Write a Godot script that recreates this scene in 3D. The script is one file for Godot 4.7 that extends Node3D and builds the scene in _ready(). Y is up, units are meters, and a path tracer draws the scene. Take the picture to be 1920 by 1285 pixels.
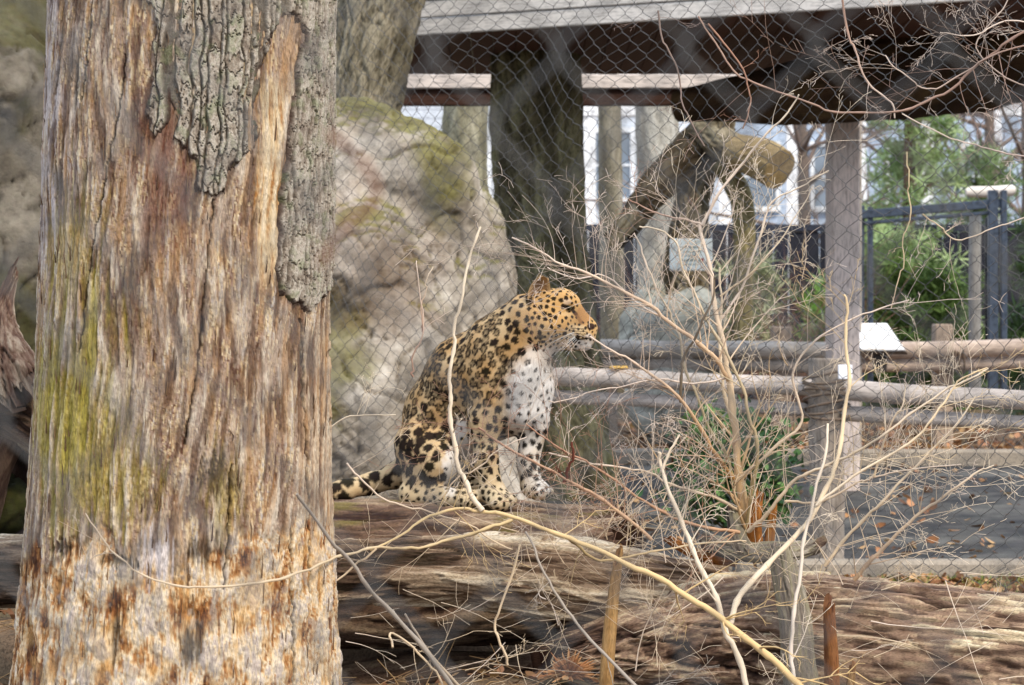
extends Node3D

# Photograph frame: 1920 x 1285 pixels, camera level at 1.6 m, vertical field of view 15 degrees.
const F := 4880.3
const EYE := 1.6
var rng := RandomNumberGenerator.new()
var na := FastNoiseLite.new()      # smooth fractal noise
var nb := FastNoiseLite.new()      # finer fractal noise
var nw := FastNoiseLite.new()      # single octave, for warps
var cell := FastNoiseLite.new()    # cell borders
var taken := {}
var M := {}


# A point of the place, from where it shows in the photograph and how far away it stands.
func P(px: float, py: float, d: float) -> Vector3:
	return Vector3((px - 960.0) / F * d, EYE + (642.5 - py) / F * d, -d)


func h(code: String, k := 1.0) -> Color:
	var c := Color(code).srgb_to_linear()
	return Color(c.r * k, c.g * k, c.b * k)


func sm(a: float, b: float, x: float) -> float:
	return smoothstep(a, b, x)


func pal(p: Array, t: float) -> Color:
	var x := clampf(t, 0.0, 0.9999) * (p.size() - 1)
	var i := int(x)
	return (p[i] as Color).lerp(p[i + 1], x - i)


class MB:
	var v := PackedVector3Array()
	var n := PackedVector3Array()
	var c := PackedColorArray()
	var i := PackedInt32Array()

	func tube(p: PackedVector3Array, r: PackedFloat32Array, sides: int, c0: Color, c1: Color, cap := true) -> void:
		var m := p.size()
		if m < 2:
			return
		var t := (p[1] - p[0]).normalized()
		var N := t.cross(Vector3(0.31, 0.77, 0.55)).normalized()
		var base := v.size()
		for k in m:
			var t2 := (p[mini(k + 1, m - 1)] - p[maxi(k - 1, 0)]).normalized()
			N = (N - t2 * N.dot(t2)).normalized()
			var B := t2.cross(N)
			var col := c0.lerp(c1, float(k) / (m - 1))
			for a in sides:
				var an := TAU * a / sides
				var o := N * cos(an) + B * sin(an)
				v.append(p[k] + o * r[k])
				n.append(o)
				c.append(col)
		for k in m - 1:
			for a in sides:
				var A := base + k * sides + a
				var Bq := base + k * sides + (a + 1) % sides
				i.append_array(PackedInt32Array([A, Bq + sides, Bq, A, A + sides, Bq + sides]))
		if cap:
			for e in 2:
				var k := 0 if e == 0 else m - 1
				var d := (p[0] - p[1]).normalized() if e == 0 else (p[m - 1] - p[m - 2]).normalized()
				var q := v.size()
				v.append(p[k] + d * r[k] * 0.25)
				n.append(d)
				c.append(c0 if e == 0 else c1)
				for a in sides:
					v.append(v[base + k * sides + a])
					n.append(d)
					c.append(c0 if e == 0 else c1)
				for a in sides:
					if e == 0:
						i.append_array(PackedInt32Array([q, q + 1 + a, q + 1 + (a + 1) % sides]))
					else:
						i.append_array(PackedInt32Array([q, q + 1 + (a + 1) % sides, q + 1 + a]))

	# a flat convex face, turned away from the point inside
	func face(q: PackedVector3Array, inside: Vector3, col: Color) -> void:
		var nn := (q[1] - q[0]).cross(q[2] - q[0]).normalized()
		var mid := Vector3.ZERO
		for x in q:
			mid += x
		mid /= q.size()
		var ccw := nn.dot(mid - inside) > 0.0
		if not ccw:
			nn = -nn
		var b := v.size()
		for x in q:
			v.append(x)
			n.append(nn)
			c.append(col)
		for k in q.size() - 2:
			if ccw:
				i.append_array(PackedInt32Array([b, b + k + 2, b + k + 1]))
			else:
				i.append_array(PackedInt32Array([b, b + k + 1, b + k + 2]))

	func box(t: Transform3D, size: Vector3, col: Color, ch := 0.004) -> void:
		var hs := size * 0.5
		ch = minf(ch, minf(hs.x, minf(hs.y, hs.z)) * 0.6)
		var o := t.origin
		var cr := []
		for s in 8:
			var sg := Vector3(1 if s & 1 else -1, 1 if s & 2 else -1, 1 if s & 4 else -1)
			var row := []
			for ax in 3:
				var q := sg * hs
				for k in 3:
					if k != ax:
						q[k] -= sg[k] * ch
				row.append(t * q)
			cr.append(row)
		for ax in 3:
			var u := 1 << ((ax + 1) % 3)
			var w := 1 << ((ax + 2) % 3)
			for sd in 2:
				var s0: int = sd << ax
				face(PackedVector3Array([cr[s0][ax], cr[s0 | u][ax], cr[s0 | u | w][ax], cr[s0 | w][ax]]), o, col)
			var a2 := (ax + 1) % 3
			var a3 := (ax + 2) % 3
			for k in 4:
				var s1: int = (k & 1) * u | (k >> 1) * w
				var s2: int = s1 | (1 << ax)
				face(PackedVector3Array([cr[s1][a2], cr[s1][a3], cr[s2][a3], cr[s2][a2]]), o, col)
		for s in 8:
			face(PackedVector3Array([cr[s][0], cr[s][1], cr[s][2]]), o, col)

	# rows of nu points each; the outside is where (along a row) x (to the next row) points, or the other side when flipped
	func grid(nu: int, nv: int, p: PackedVector3Array, col: PackedColorArray, closed := false, flip := false) -> void:
		var b := v.size()
		v.append_array(p)
		c.append_array(col)
		var sgn := -1.0 if flip else 1.0
		var nn := PackedVector3Array()
		nn.resize(nu * nv)
		for j in nv:
			var j0 := maxi(j - 1, 0) * nu
			var j1 := mini(j + 1, nv - 1) * nu
			for k in nu:
				var k0 := k - 1
				var k1 := k + 1
				if closed:
					k0 = (k0 + nu) % nu
					k1 = k1 % nu
				else:
					k0 = maxi(k0, 0)
					k1 = mini(k1, nu - 1)
				nn[j * nu + k] = (p[j * nu + k1] - p[j * nu + k0]).cross(p[j1 + k] - p[j0 + k]).normalized() * sgn
		n.append_array(nn)
		var cols := nu if closed else nu - 1
		var ii := PackedInt32Array()
		ii.resize((nv - 1) * cols * 6)
		var w := 0
		for j in nv - 1:
			for k in cols:
				var A := b + j * nu + k
				var B := b + j * nu + (k + 1) % nu
				var C := B + nu
				var D := A + nu
				ii[w] = A
				ii[w + 3] = A
				if flip:
					ii[w + 1] = B
					ii[w + 2] = C
					ii[w + 4] = C
					ii[w + 5] = D
				else:
					ii[w + 1] = C
					ii[w + 2] = B
					ii[w + 4] = D
					ii[w + 5] = C
				w += 6
		i.append_array(ii)

	func clone_tilt(a: float, at: Vector3) -> MB:
		var bs := Basis(Vector3(0, 0, 1), a)
		for k in v.size():
			v[k] = at + bs * (v[k] - at)
			n[k] = bs * n[k]
		return self

	func mesh() -> ArrayMesh:
		var a := []
		a.resize(Mesh.ARRAY_MAX)
		a[Mesh.ARRAY_VERTEX] = v
		a[Mesh.ARRAY_NORMAL] = n
		a[Mesh.ARRAY_COLOR] = c
		a[Mesh.ARRAY_INDEX] = i
		var m := ArrayMesh.new()
		if v.size():
			m.add_surface_from_arrays(Mesh.PRIMITIVE_TRIANGLES, a)
		return m


func numbered(called: String) -> String:
	var k: int = taken.get(called, 0)
	taken[called] = k + 1
	return called if k == 0 else "%s_%03d" % [called, k]


func tag(o: Node3D, label := "", category := "", group := "", kind := "") -> Node3D:
	for kv in [["label", label], ["category", category], ["group", group], ["kind", kind]]:
		if kv[1]:
			o.set_meta(kv[0], kv[1])
	return o


func thing(called: String, label: String, category: String, at := Vector3.ZERO, group := "") -> Node3D:
	var o := Node3D.new()
	o.name = numbered(called)
	add_child(o)
	o.position = at
	tag(o, label, category, group)
	return o


# one named mesh; the builder's points are in world space and are moved into the parent's
func put(called: String, b: MB, mat: Material, parent: Node3D = null, kind := "") -> MeshInstance3D:
	var o := MeshInstance3D.new()
	var par: Node3D = parent if parent else self
	var base := Vector3.ZERO
	var q := par
	while q != self:
		base += q.position
		q = q.get_parent()
	if base != Vector3.ZERO:
		for k in b.v.size():
			b.v[k] -= base
	o.mesh = b.mesh()
	o.material_override = mat
	o.name = numbered(called) if par == self else called
	par.add_child(o, true)
	if kind:
		o.set_meta("kind", kind)
	return o


func mat(rough := 0.85, spec := 0.3) -> StandardMaterial3D:
	var m := StandardMaterial3D.new()
	m.vertex_color_use_as_albedo = true
	m.roughness = rough
	m.metallic_specular = spec
	return m


func noise_tex(freq: float, lo: float, hi: float, size := 512, oct := 4, sd := 1, kind := FastNoiseLite.TYPE_SIMPLEX_SMOOTH) -> NoiseTexture2D:
	var f := FastNoiseLite.new()
	f.noise_type = kind
	f.frequency = freq
	f.fractal_octaves = oct
	f.seed = sd
	var t := NoiseTexture2D.new()
	t.width = size
	t.height = size
	t.seamless = true
	t.noise = f
	var g := Gradient.new()
	g.set_color(0, Color(lo, lo, lo))
	g.set_color(1, Color(hi, hi, hi))
	t.color_ramp = g
	return t


# grain: a mottle that multiplies the colour, and relief of some centimetres
func grained(rough: float, scale: Vector3, tex: Texture2D, relief := 0.0, bump: Texture2D = null) -> StandardMaterial3D:
	var m := mat(rough)
	m.albedo_texture = tex
	m.uv1_triplanar = true
	m.uv1_world_triplanar = true
	m.uv1_scale = scale
	if relief > 0.0:
		m.heightmap_enabled = true
		m.heightmap_texture = bump if bump else tex
		m.heightmap_scale = relief
	return m


func _ready() -> void:
	rng.seed = 7
	var cam := Camera3D.new()
	cam.name = "camera"
	cam.position = Vector3(0, EYE, 0)
	cam.current = true
	var lens := CameraAttributesPhysical.new()
	lens.frustum_focal_length = 12.0 / tan(deg_to_rad(7.5))
	lens.exposure_aperture = 7.8
	lens.frustum_focus_distance = 7.8
	lens.frustum_near = 0.1
	lens.frustum_far = 400.0
	add_child(cam)
	cam.attributes = lens
	cam.fov = 15.0
	cam.far = 400.0
	var sky := ProceduralSkyMaterial.new()
	sky.sky_top_color = Color(0.80, 0.86, 0.95)
	sky.sky_horizon_color = Color(0.93, 0.95, 0.98)
	sky.ground_horizon_color = Color(0.50, 0.48, 0.45)
	sky.ground_bottom_color = Color(0.35, 0.32, 0.28)
	sky.sky_energy_multiplier = 1.0
	sky.sky_curve = 0.12
	var env := Environment.new()
	env.background_mode = Environment.BG_SKY
	env.sky = Sky.new()
	env.sky.sky_material = sky
	env.tonemap_mode = Environment.TONE_MAPPER_LINEAR
	env.tonemap_exposure = 2.45
	env.sdfgi_enabled = true
	env.ssao_enabled = true
	env.ssil_enabled = true
	var we := WorldEnvironment.new()
	we.name = "daylight"
	we.environment = env
	add_child(we)
	var sun := DirectionalLight3D.new()
	sun.name = "sun"
	sun.light_color = Color(1.0, 0.95, 0.87)
	sun.light_energy = 0.5
	sun.light_angular_distance = 14.0
	sun.shadow_enabled = true
	add_child(sun)
	sun.look_at_from_position(Vector3(0.55, 0.9, 0.75), Vector3.ZERO)

	na.noise_type = FastNoiseLite.TYPE_SIMPLEX_SMOOTH
	na.frequency = 1.0
	na.fractal_octaves = 4
	nb.noise_type = FastNoiseLite.TYPE_SIMPLEX_SMOOTH
	nb.frequency = 1.0
	nb.fractal_octaves = 3
	nb.seed = 11
	nw.noise_type = FastNoiseLite.TYPE_SIMPLEX_SMOOTH
	nw.frequency = 1.0
	nw.fractal_type = FastNoiseLite.FRACTAL_NONE
	nw.seed = 23
	cell.noise_type = FastNoiseLite.TYPE_CELLULAR
	cell.frequency = 1.0
	cell.fractal_type = FastNoiseLite.FRACTAL_NONE
	cell.cellular_return_type = FastNoiseLite.RETURN_DISTANCE2_SUB
	cell.cellular_jitter = 0.9
	var mottle := noise_tex(0.02, 0.62, 1.35, 512, 5, 3)
	var soft := noise_tex(0.025, 0.72, 1.22, 512, 5, 9)
	var speck := noise_tex(0.06, 0.5, 1.4, 512, 4, 5)
	M.fibre = grained(0.9, Vector3(20, 1.3, 20), speck, 0.25)
	M.fibre_x = grained(0.9, Vector3(2.2, 9, 9), speck, 0.25)
	M.bark = grained(0.95, Vector3(11, 6, 11), speck, 0.07)
	M.rock = grained(0.95, Vector3(1.7, 1.7, 1.7), soft, 0.35, speck)
	M.tree = grained(0.95, Vector3(3, 0.8, 3), speck, 0.6)
	M.ground = grained(1.0, Vector3(2.5, 2.5, 2.5), speck, 0.8)
	M.asphalt = grained(0.85, Vector3(4, 4, 4), soft, 0.06, speck)
	M.pole = grained(0.8, Vector3(0.8, 6, 6), mottle, 0.1)
	M.post = grained(0.8, Vector3(6, 0.8, 6), mottle, 0.1)
	M.board = grained(0.75, Vector3(0.6, 5, 5), mottle, 0.05)
	M.paint = grained(0.7, Vector3(0.7, 0.7, 0.7), mottle)
	M.twig = mat(0.8)
	M.leaf = mat(0.6)
	M.leaf.backlight_enabled = true
	M.leaf.backlight = Color(0.5, 0.5, 0.4)
	M.wire = mat(0.45, 0.5)
	M.wire.metallic = 0.3
	M.steel = grained(0.4, Vector3(1.5, 1.5, 1.5), mottle)
	M.steel.metallic = 0.4
	M.plain = mat(0.6)
	M.fur = mat(0.75, 0.2)
	M.gloss = mat(0.12, 0.6)
	M.eye = mat(0.3, 0.3)
	build_ground()
	build_background()
	build_pavilion()
	build_rails()
	build_rocks()
	build_fence()
	build_trunk()
	build_logs()
	build_leopard()
	build_plants()
	build_near_fence()


func ground_y(x: float, z: float) -> float:
	var d := -z
	var y := lerpf(0.56, 0.36, sm(9.3, 12.8, d))
	y += -0.025 * sm(8.6, 8.2, d) - 0.12 * sm(0.2, 0.5, x) * sm(8.8, 8.4, d) - 0.27 * sm(8.12, 8.26, d) * sm(9.5, 9.2, d) * sm(1.0, 0.6, x)
	if d > 13.6:
		y = 0.36 + 0.07 * (d - 13.6)
	if d > 21.0:
		y = 0.36 + 0.07 * 7.4 + 0.02 * (d - 21.0)
	if d < 13.0:
		y += na.get_noise_2d(x * 0.9, z * 0.9) * 0.07 * sm(13.0, 11.5, d)
	elif d > 19.0:
		y += na.get_noise_2d(x * 0.8, z * 0.8) * 0.08 * sm(19.0, 20.5, d)
	return y


func leaf_mesh(col: Color) -> ArrayMesh:
	# a curled dry leaf, pointed at both ends
	var b := MB.new()
	var p := PackedVector3Array()
	var cc := PackedColorArray()
	for j in 5:
		var t := j / 4.0
		var w := sin(PI * clampf(t * 0.92 + 0.06, 0, 1)) * 0.36
		for k in 3:
			p.append(Vector3((k - 1) * w, 0.16 * absf(k - 1) * (1.0 - t) + 0.25 * (t - 0.5) * (t - 0.5), t - 0.5))
			cc.append(col)
	b.grid(3, 5, p, cc, false, true)
	return b.mesh()


func scatter(called: String, mesh: Mesh, m: Material, tf: Array, cols: Array, parent: Node3D = null) -> MultiMeshInstance3D:
	var mm := MultiMesh.new()
	mm.transform_format = MultiMesh.TRANSFORM_3D
	mm.use_colors = true
	mm.mesh = mesh
	mm.instance_count = tf.size()
	for k in tf.size():
		mm.set_instance_transform(k, tf[k])
		mm.set_instance_color(k, cols[k])
	var o := MultiMeshInstance3D.new()
	o.multimesh = mm
	o.material_override = m
	var par: Node3D = parent if parent else self
	o.name = numbered(called) if par == self else called
	o.set_meta("kind", "stuff")
	par.add_child(o, true)
	return o


func rbasis(s: float, flat := 0.5) -> Basis:
	var e := Vector3(rng.randfn(0, flat), rng.randf() * TAU, rng.randfn(0, flat))
	return Basis.from_euler(e).scaled(Vector3(s, s, s))


func build_ground() -> void:
	# enclosure and the land beyond, one sheet
	var b := MB.new()
	var nu := 150
	var nv := 260
	var p := PackedVector3Array()
	var cc := PackedColorArray()
	var c0 := h("#6b5644", 0.75)
	var c1 := h("#8f7458", 0.8)
	var c2 := h("#5e5a3a", 0.6)
	for j in nv:
		var tz := j / float(nv - 1)
		var z := -3.0 - 25.0 * tz - 200.0 * pow(tz, 6.0)
		for i in nu:
			var sx := i / float(nu - 1) * 2.0 - 1.0
			var x := sx * (4.5 + 10.0 * tz) + pow(sx, 7) * 140.0 * tz
			var y := ground_y(x, z)
			p.append(Vector3(x, y, z))
			var t := na.get_noise_2d(x * 1.7 + 9, z * 1.7) * 0.9 + 0.5
			var c := c0.lerp(c1, clampf(t, 0, 1))
			c = c.lerp(c2, sm(0.1, 0.5, nb.get_noise_2d(x * 0.8, z * 0.8 + 5)) * 0.6)
			c = c.lerp(h("#33271f", 0.6), sm(8.1, 8.25, -z) * sm(9.4, 9.1, -z) * sm(1.2, 0.8, x))  # shade painted in: soil darkened inside the hollow under the logs
			cc.append(c)
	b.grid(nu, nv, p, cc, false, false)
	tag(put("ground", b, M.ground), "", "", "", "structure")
	# asphalt path on its slope, 4 mm above the ground
	b = MB.new()
	p = PackedVector3Array()
	cc = PackedColorArray()
	for j in 110:
		var z := -13.62 - 5.0 * j / 109.0
		for i in 260:
			var x := -4.0 + 14.0 * i / 259.0
			p.append(Vector3(x, 0.36 + 0.07 * (-z - 13.6) + 0.012, z + 0.12 * sin(x * 0.4)))
			var t := na.get_noise_2d(x * 0.8, z * 1.3) * 0.7 + nb.get_noise_2d(x * 9, z * 9) * 0.35 + na.get_noise_2d(x * 2.5, z * 3.5) * 0.35
			cc.append(h("#4c4b4c", 0.4).lerp(h("#928e86", 0.55), clampf(t + 0.32, 0, 1)))
	b.grid(260, 110, p, cc, false, false)
	tag(put("path", b, M.asphalt), "", "", "", "structure")
	# kerbs on both sides of the path
	for e in 2:
		var kd := 13.55 if e == 0 else 18.7
		for s in 7:
			b = MB.new()
			var x := -3.4 + s * 1.52
			var y := 0.36 + 0.07 * (kd - 13.6)
			b.box(Transform3D(Basis(Vector3.UP, rng.randfn(0, 0.006)), Vector3(x + 0.75, y + 0.02, -kd + 0.12 * sin((x + 0.75) * 0.4))), Vector3(1.5, 0.2, 0.16), h("#b0a393", 0.75), 0.02)
			tag(put("kerb", b, M.asphalt), "", "", "", "structure")
	# dry leaves
	var tf := []
	var cols := []
	var lp := [h("#b98a5e", 0.8), h("#8d5f3d", 0.8), h("#d0a878", 0.8), h("#6b4a34", 0.8), h("#c9926a", 0.8)]
	for k in 9400:
		var x := 0.0
		var z := 0.0
		var q := k % 3
		if q == 0:
			x = rng.randf_range(-2.4, 3.0)
			z = -rng.randf_range(7.0, 10.2)
		elif q == 1:
			x = rng.randf_range(-0.5, 4.2)
			z = -13.45 + rng.randfn(0, 0.5)
			if z < -13.55 and rng.randf() < 0.8:
				z = -13.1 + rng.randf() * 0.5
		else:
			x = rng.randf_range(0.0, 6.5)
			z = -18.75 - absf(rng.randfn(0, 1.3))
		if k > 9000:
			x = rng.randf_range(0.3, 5.0)
			z = -rng.randf_range(13.7, 18.6)
		var s := rng.randf_range(0.022, 0.05) if q == 0 else rng.randf_range(0.04, 0.085)
		if z > -9.5 and z < -8.1 and x < 0.75:
			continue
		var y := ground_y(x, z) + (0.016 if k > 9000 else 0.012) + absf(rng.randfn(0, 0.012))
		tf.append(Transform3D(rbasis(s, 0.45), Vector3(x, y, z)))
		cols.append(lp[rng.randi() % 5] * (0.6 if q == 0 else 1.0))
	var mm := scatter("fallen_leaves", leaf_mesh(Color.WHITE), M.leaf, tf, cols)
	tag(mm, "dry brown fallen leaves strewn over the ground and along the path", "leaves", "", "stuff")
	# straw and small dead stalks on the enclosure floor
	b = MB.new()
	for k in 1500:
		var x := rng.randf_range(-2.2, 2.2)
		var z := -rng.randf_range(7.2, 9.8)
		if z > -9.5 and z < -8.1 and x < 0.75:
			continue
		var y := ground_y(x, z) + 0.012
		var d := Vector3(rng.randfn(0, 1), rng.randf() * 0.4, rng.randfn(0, 0.6)).normalized() * rng.randf_range(0.05, 0.22)
		var c := h("#b59468", 0.8).lerp(h("#7b5c44", 0.8), rng.randf())
		b.tube(PackedVector3Array([Vector3(x, y, z), Vector3(x, y, z) + d * 0.5 + Vector3(0, 0.012, 0), Vector3(x, y, z) + d]), PackedFloat32Array([0.0018, 0.0016, 0.0008]), 3, c, c, false)
	tag(put("straw", b, M.twig), "loose straw and dead stalks on the enclosure floor below the logs", "straw", "", "stuff")


# Bodies and rocks: tapered capsules joined with a smooth minimum, meshed as surface nets.
# prims: [a, b, ra, rb]; carve: [centre, radius, depth]; skip: a box whose inside is left to a finer grid
func body_mesh(prims: Array, k: float, cs: float, lo: Vector3, hi: Vector3, carve := [], skip := AABB()) -> MB:
	var nx := int((hi.x - lo.x) / cs) + 2
	var ny := int((hi.y - lo.y) / cs) + 2
	var nz := int((hi.z - lo.z) / cs) + 2
	var sxy := nx * ny
	var f := PackedFloat32Array()
	f.resize(sxy * nz)
	f.fill(1e-9)
	var margin := 4.6 / k
	for pr in prims:
		var a: Vector3 = pr[0]
		var bb: Vector3 = pr[1]
		var ra: float = pr[2]
		var rb: float = pr[3]
		var ab := bb - a
		var il := 1.0 / maxf(ab.length_squared(), 1e-9)
		var mn := Vector3(minf(a.x - ra, bb.x - rb), minf(a.y - ra, bb.y - rb), minf(a.z - ra, bb.z - rb)) - Vector3.ONE * margin
		var mx := Vector3(maxf(a.x + ra, bb.x + rb), maxf(a.y + ra, bb.y + rb), maxf(a.z + ra, bb.z + rb)) + Vector3.ONE * margin
		var i0 := Vector3i(((mn - lo) / cs).ceil()).clamp(Vector3i.ZERO, Vector3i(nx, ny, nz))
		var i1 := Vector3i(((mx - lo) / cs).floor()).clamp(-Vector3i.ONE, Vector3i(nx - 1, ny - 1, nz - 1))
		for z in range(i0.z, i1.z + 1):
			for y in range(i0.y, i1.y + 1):
				var at := z * sxy + y * nx
				var q := lo + Vector3(i0.x, y, z) * cs - a
				for x in range(i0.x, i1.x + 1):
					var t := clampf(q.dot(ab) * il, 0.0, 1.0)
					var d := (q - ab * t).length() - ra - (rb - ra) * t
					if d < margin:
						f[at + x] += exp(-k * d)
					q.x += cs
	for cv in carve:
		var c0: Vector3 = cv[0]
		var cr: float = cv[1]
		var cd: float = cv[2]
		var j0 := Vector3i(((c0 - Vector3.ONE * cr * 2.2 - lo) / cs).ceil()).clamp(Vector3i.ZERO, Vector3i(nx, ny, nz))
		var j1 := Vector3i(((c0 + Vector3.ONE * cr * 2.2 - lo) / cs).floor()).clamp(-Vector3i.ONE, Vector3i(nx - 1, ny - 1, nz - 1))
		for z in range(j0.z, j1.z + 1):
			for y in range(j0.y, j1.y + 1):
				for x in range(j0.x, j1.x + 1):
					var g := (lo + Vector3(x, y, z) * cs - c0).length_squared() / (cr * cr)
					f[z * sxy + y * nx + x] *= exp(-k * cd * exp(-g))
	var vid := PackedInt32Array()
	vid.resize(sxy * nz)
	vid.fill(-1)
	var off := PackedInt32Array([0, 1, nx, nx + 1, sxy, sxy + 1, sxy + nx, sxy + nx + 1])
	var ea := PackedInt32Array([0, 2, 4, 6, 0, 1, 4, 5, 0, 1, 2, 3])
	var eb := PackedInt32Array([1, 3, 5, 7, 2, 3, 6, 7, 4, 5, 6, 7])
	var cr8 := [Vector3(0, 0, 0), Vector3(1, 0, 0), Vector3(0, 1, 0), Vector3(1, 1, 0), Vector3(0, 0, 1), Vector3(1, 0, 1), Vector3(0, 1, 1), Vector3(1, 1, 1)]
	var b := MB.new()
	var g8 := PackedFloat32Array()
	g8.resize(8)
	var has_skip := skip.size.x > 0.0
	for z in nz - 1:
		for y in ny - 1:
			var at := z * sxy + y * nx
			for x in nx - 1:
				var i := at + x
				var inn := f[i] > 1.0
				if (f[i + 1] > 1.0) == inn and (f[i + nx] > 1.0) == inn and (f[i + sxy] > 1.0) == inn and (f[i + nx + 1] > 1.0) == inn and (f[i + sxy + 1] > 1.0) == inn and (f[i + sxy + nx] > 1.0) == inn and (f[i + sxy + nx + 1] > 1.0) == inn:
					continue
				for q in 8:
					g8[q] = log(f[i + off[q]])
				var s := Vector3.ZERO
				var m := 0
				for e in 12:
					var ga := g8[ea[e]]
					var gb := g8[eb[e]]
					if (ga > 0.0) != (gb > 0.0):
						s += (cr8[ea[e]] as Vector3).lerp(cr8[eb[e]], ga / (ga - gb))
						m += 1
				if m == 0:
					continue
				var pos := lo + (Vector3(x, y, z) + s / m) * cs
				if has_skip and skip.has_point(pos):
					continue
				vid[i] = b.v.size()
				b.v.append(pos)
				b.n.append(-Vector3(g8[1] + g8[3] + g8[5] + g8[7] - g8[0] - g8[2] - g8[4] - g8[6], g8[2] + g8[3] + g8[6] + g8[7] - g8[0] - g8[1] - g8[4] - g8[5], g8[4] + g8[5] + g8[6] + g8[7] - g8[0] - g8[1] - g8[2] - g8[3]).normalized())
	var st := PackedInt32Array([1, nx, sxy])
	for z in range(1, nz - 1):
		for y in range(1, ny - 1):
			var at := z * sxy + y * nx
			for x in range(1, nx - 1):
				var i := at + x
				if vid[i] < 0:
					continue
				var inn := f[i] > 1.0
				for ax in 3:
					if (f[i + st[ax]] > 1.0) == inn:
						continue
					var u := st[(ax + 1) % 3]
					var w := st[(ax + 2) % 3]
					var A := vid[i - u - w]
					var B := vid[i - w]
					var C := vid[i]
					var D := vid[i - u]
					if A < 0 or B < 0 or C < 0 or D < 0:
						continue
					if inn:
						b.i.append_array(PackedInt32Array([A, C, B, A, D, C]))
					else:
						b.i.append_array(PackedInt32Array([A, B, C, A, C, D]))
	return b


# a boulder from balls [centre, radius], roughened and coloured
func rock(balls: Array, cs: float, rough: float, pa: Array, sd: float, moss := 0.0, mossc := Color.BLACK) -> MB:
	var prims := []
	var lo := Vector3.ONE * 1e9
	var hi := -lo
	for q in balls:
		prims.append([q[0], q[0] + Vector3(0.001, 0, 0), q[1], q[1]])
		lo = lo.min(q[0] - Vector3.ONE * (q[1] * 1.15 + 0.08))
		hi = hi.max(q[0] + Vector3.ONE * (q[1] * 1.15 + 0.08))
	var b := body_mesh(prims, 24.0, cs, lo, hi)
	for k in b.v.size():
		var q := b.v[k]
		var d := na.get_noise_3dv(q * 2.2 + Vector3(sd, 0, 0)) * rough * 1.6
		var cr := pow(maxf(1.0 - absf(nw.get_noise_3dv(q * 2.6 + Vector3(sd, 3, 0) + Vector3.ONE * nb.get_noise_3dv(q * 3.0) * 0.35)) * 3.2, 0), 6)
		d -= cr * rough * 0.9
		d += nb.get_noise_3dv(q * 9 + Vector3(0, sd, 0)) * rough * 0.35
		var hair := pow(maxf(1.0 - absf(nw.get_noise_3dv(q * 1.7 + Vector3(sd, 13, 5) + Vector3.ONE * nb.get_noise_3dv(q * 6.0) * 0.22)) * 14.0, 0), 2) * sm(-0.1, 0.25, nw.get_noise_3dv(q * 1.1 + Vector3(50, 0, sd)))
		d -= hair * rough * 0.55
		b.v[k] = q + b.n[k] * d
		var t := na.get_noise_3dv(q * 1.9 + Vector3(0, sd, 7)) * 0.8 + 0.5 + nb.get_noise_3dv(q * 11) * 0.25
		var c := pal(pa, t)
		c = c.lerp(pa[0], cr * 0.8)
		c = c.lerp(pa[0] * 0.5, hair * 0.7)
		if moss > 0.0:
			var w := sm(0.0, 0.5, b.n[k].y + na.get_noise_3dv(q * 3.1) * 0.9 - 0.45 + moss) 
			c = c.lerp(mossc * (0.8 + 0.5 * nb.get_noise_3dv(q * 14)), w * 0.85)
		b.c.append(c)
	renormal(b)
	return b


func renormal(b: MB) -> void:
	var nn := PackedVector3Array()
	nn.resize(b.v.size())
	var k := 0
	while k < b.i.size():
		var i0 := b.i[k]
		var i1 := b.i[k + 1]
		var i2 := b.i[k + 2]
		var f := (b.v[i2] - b.v[i0]).cross(b.v[i1] - b.v[i0])
		nn[i0] += f
		nn[i1] += f
		nn[i2] += f
		k += 3
	for j in nn.size():
		nn[j] = nn[j].normalized()
	b.n = nn


# boards, posts and the like: a box in the world, seen as part of a thing
func bx(at: Vector3, size: Vector3, col: Color, turn := 0.0, ch := 0.004) -> MB:
	var b := MB.new()
	b.box(Transform3D(Basis(Vector3.UP, turn), at), size, col, ch)
	return b


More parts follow.
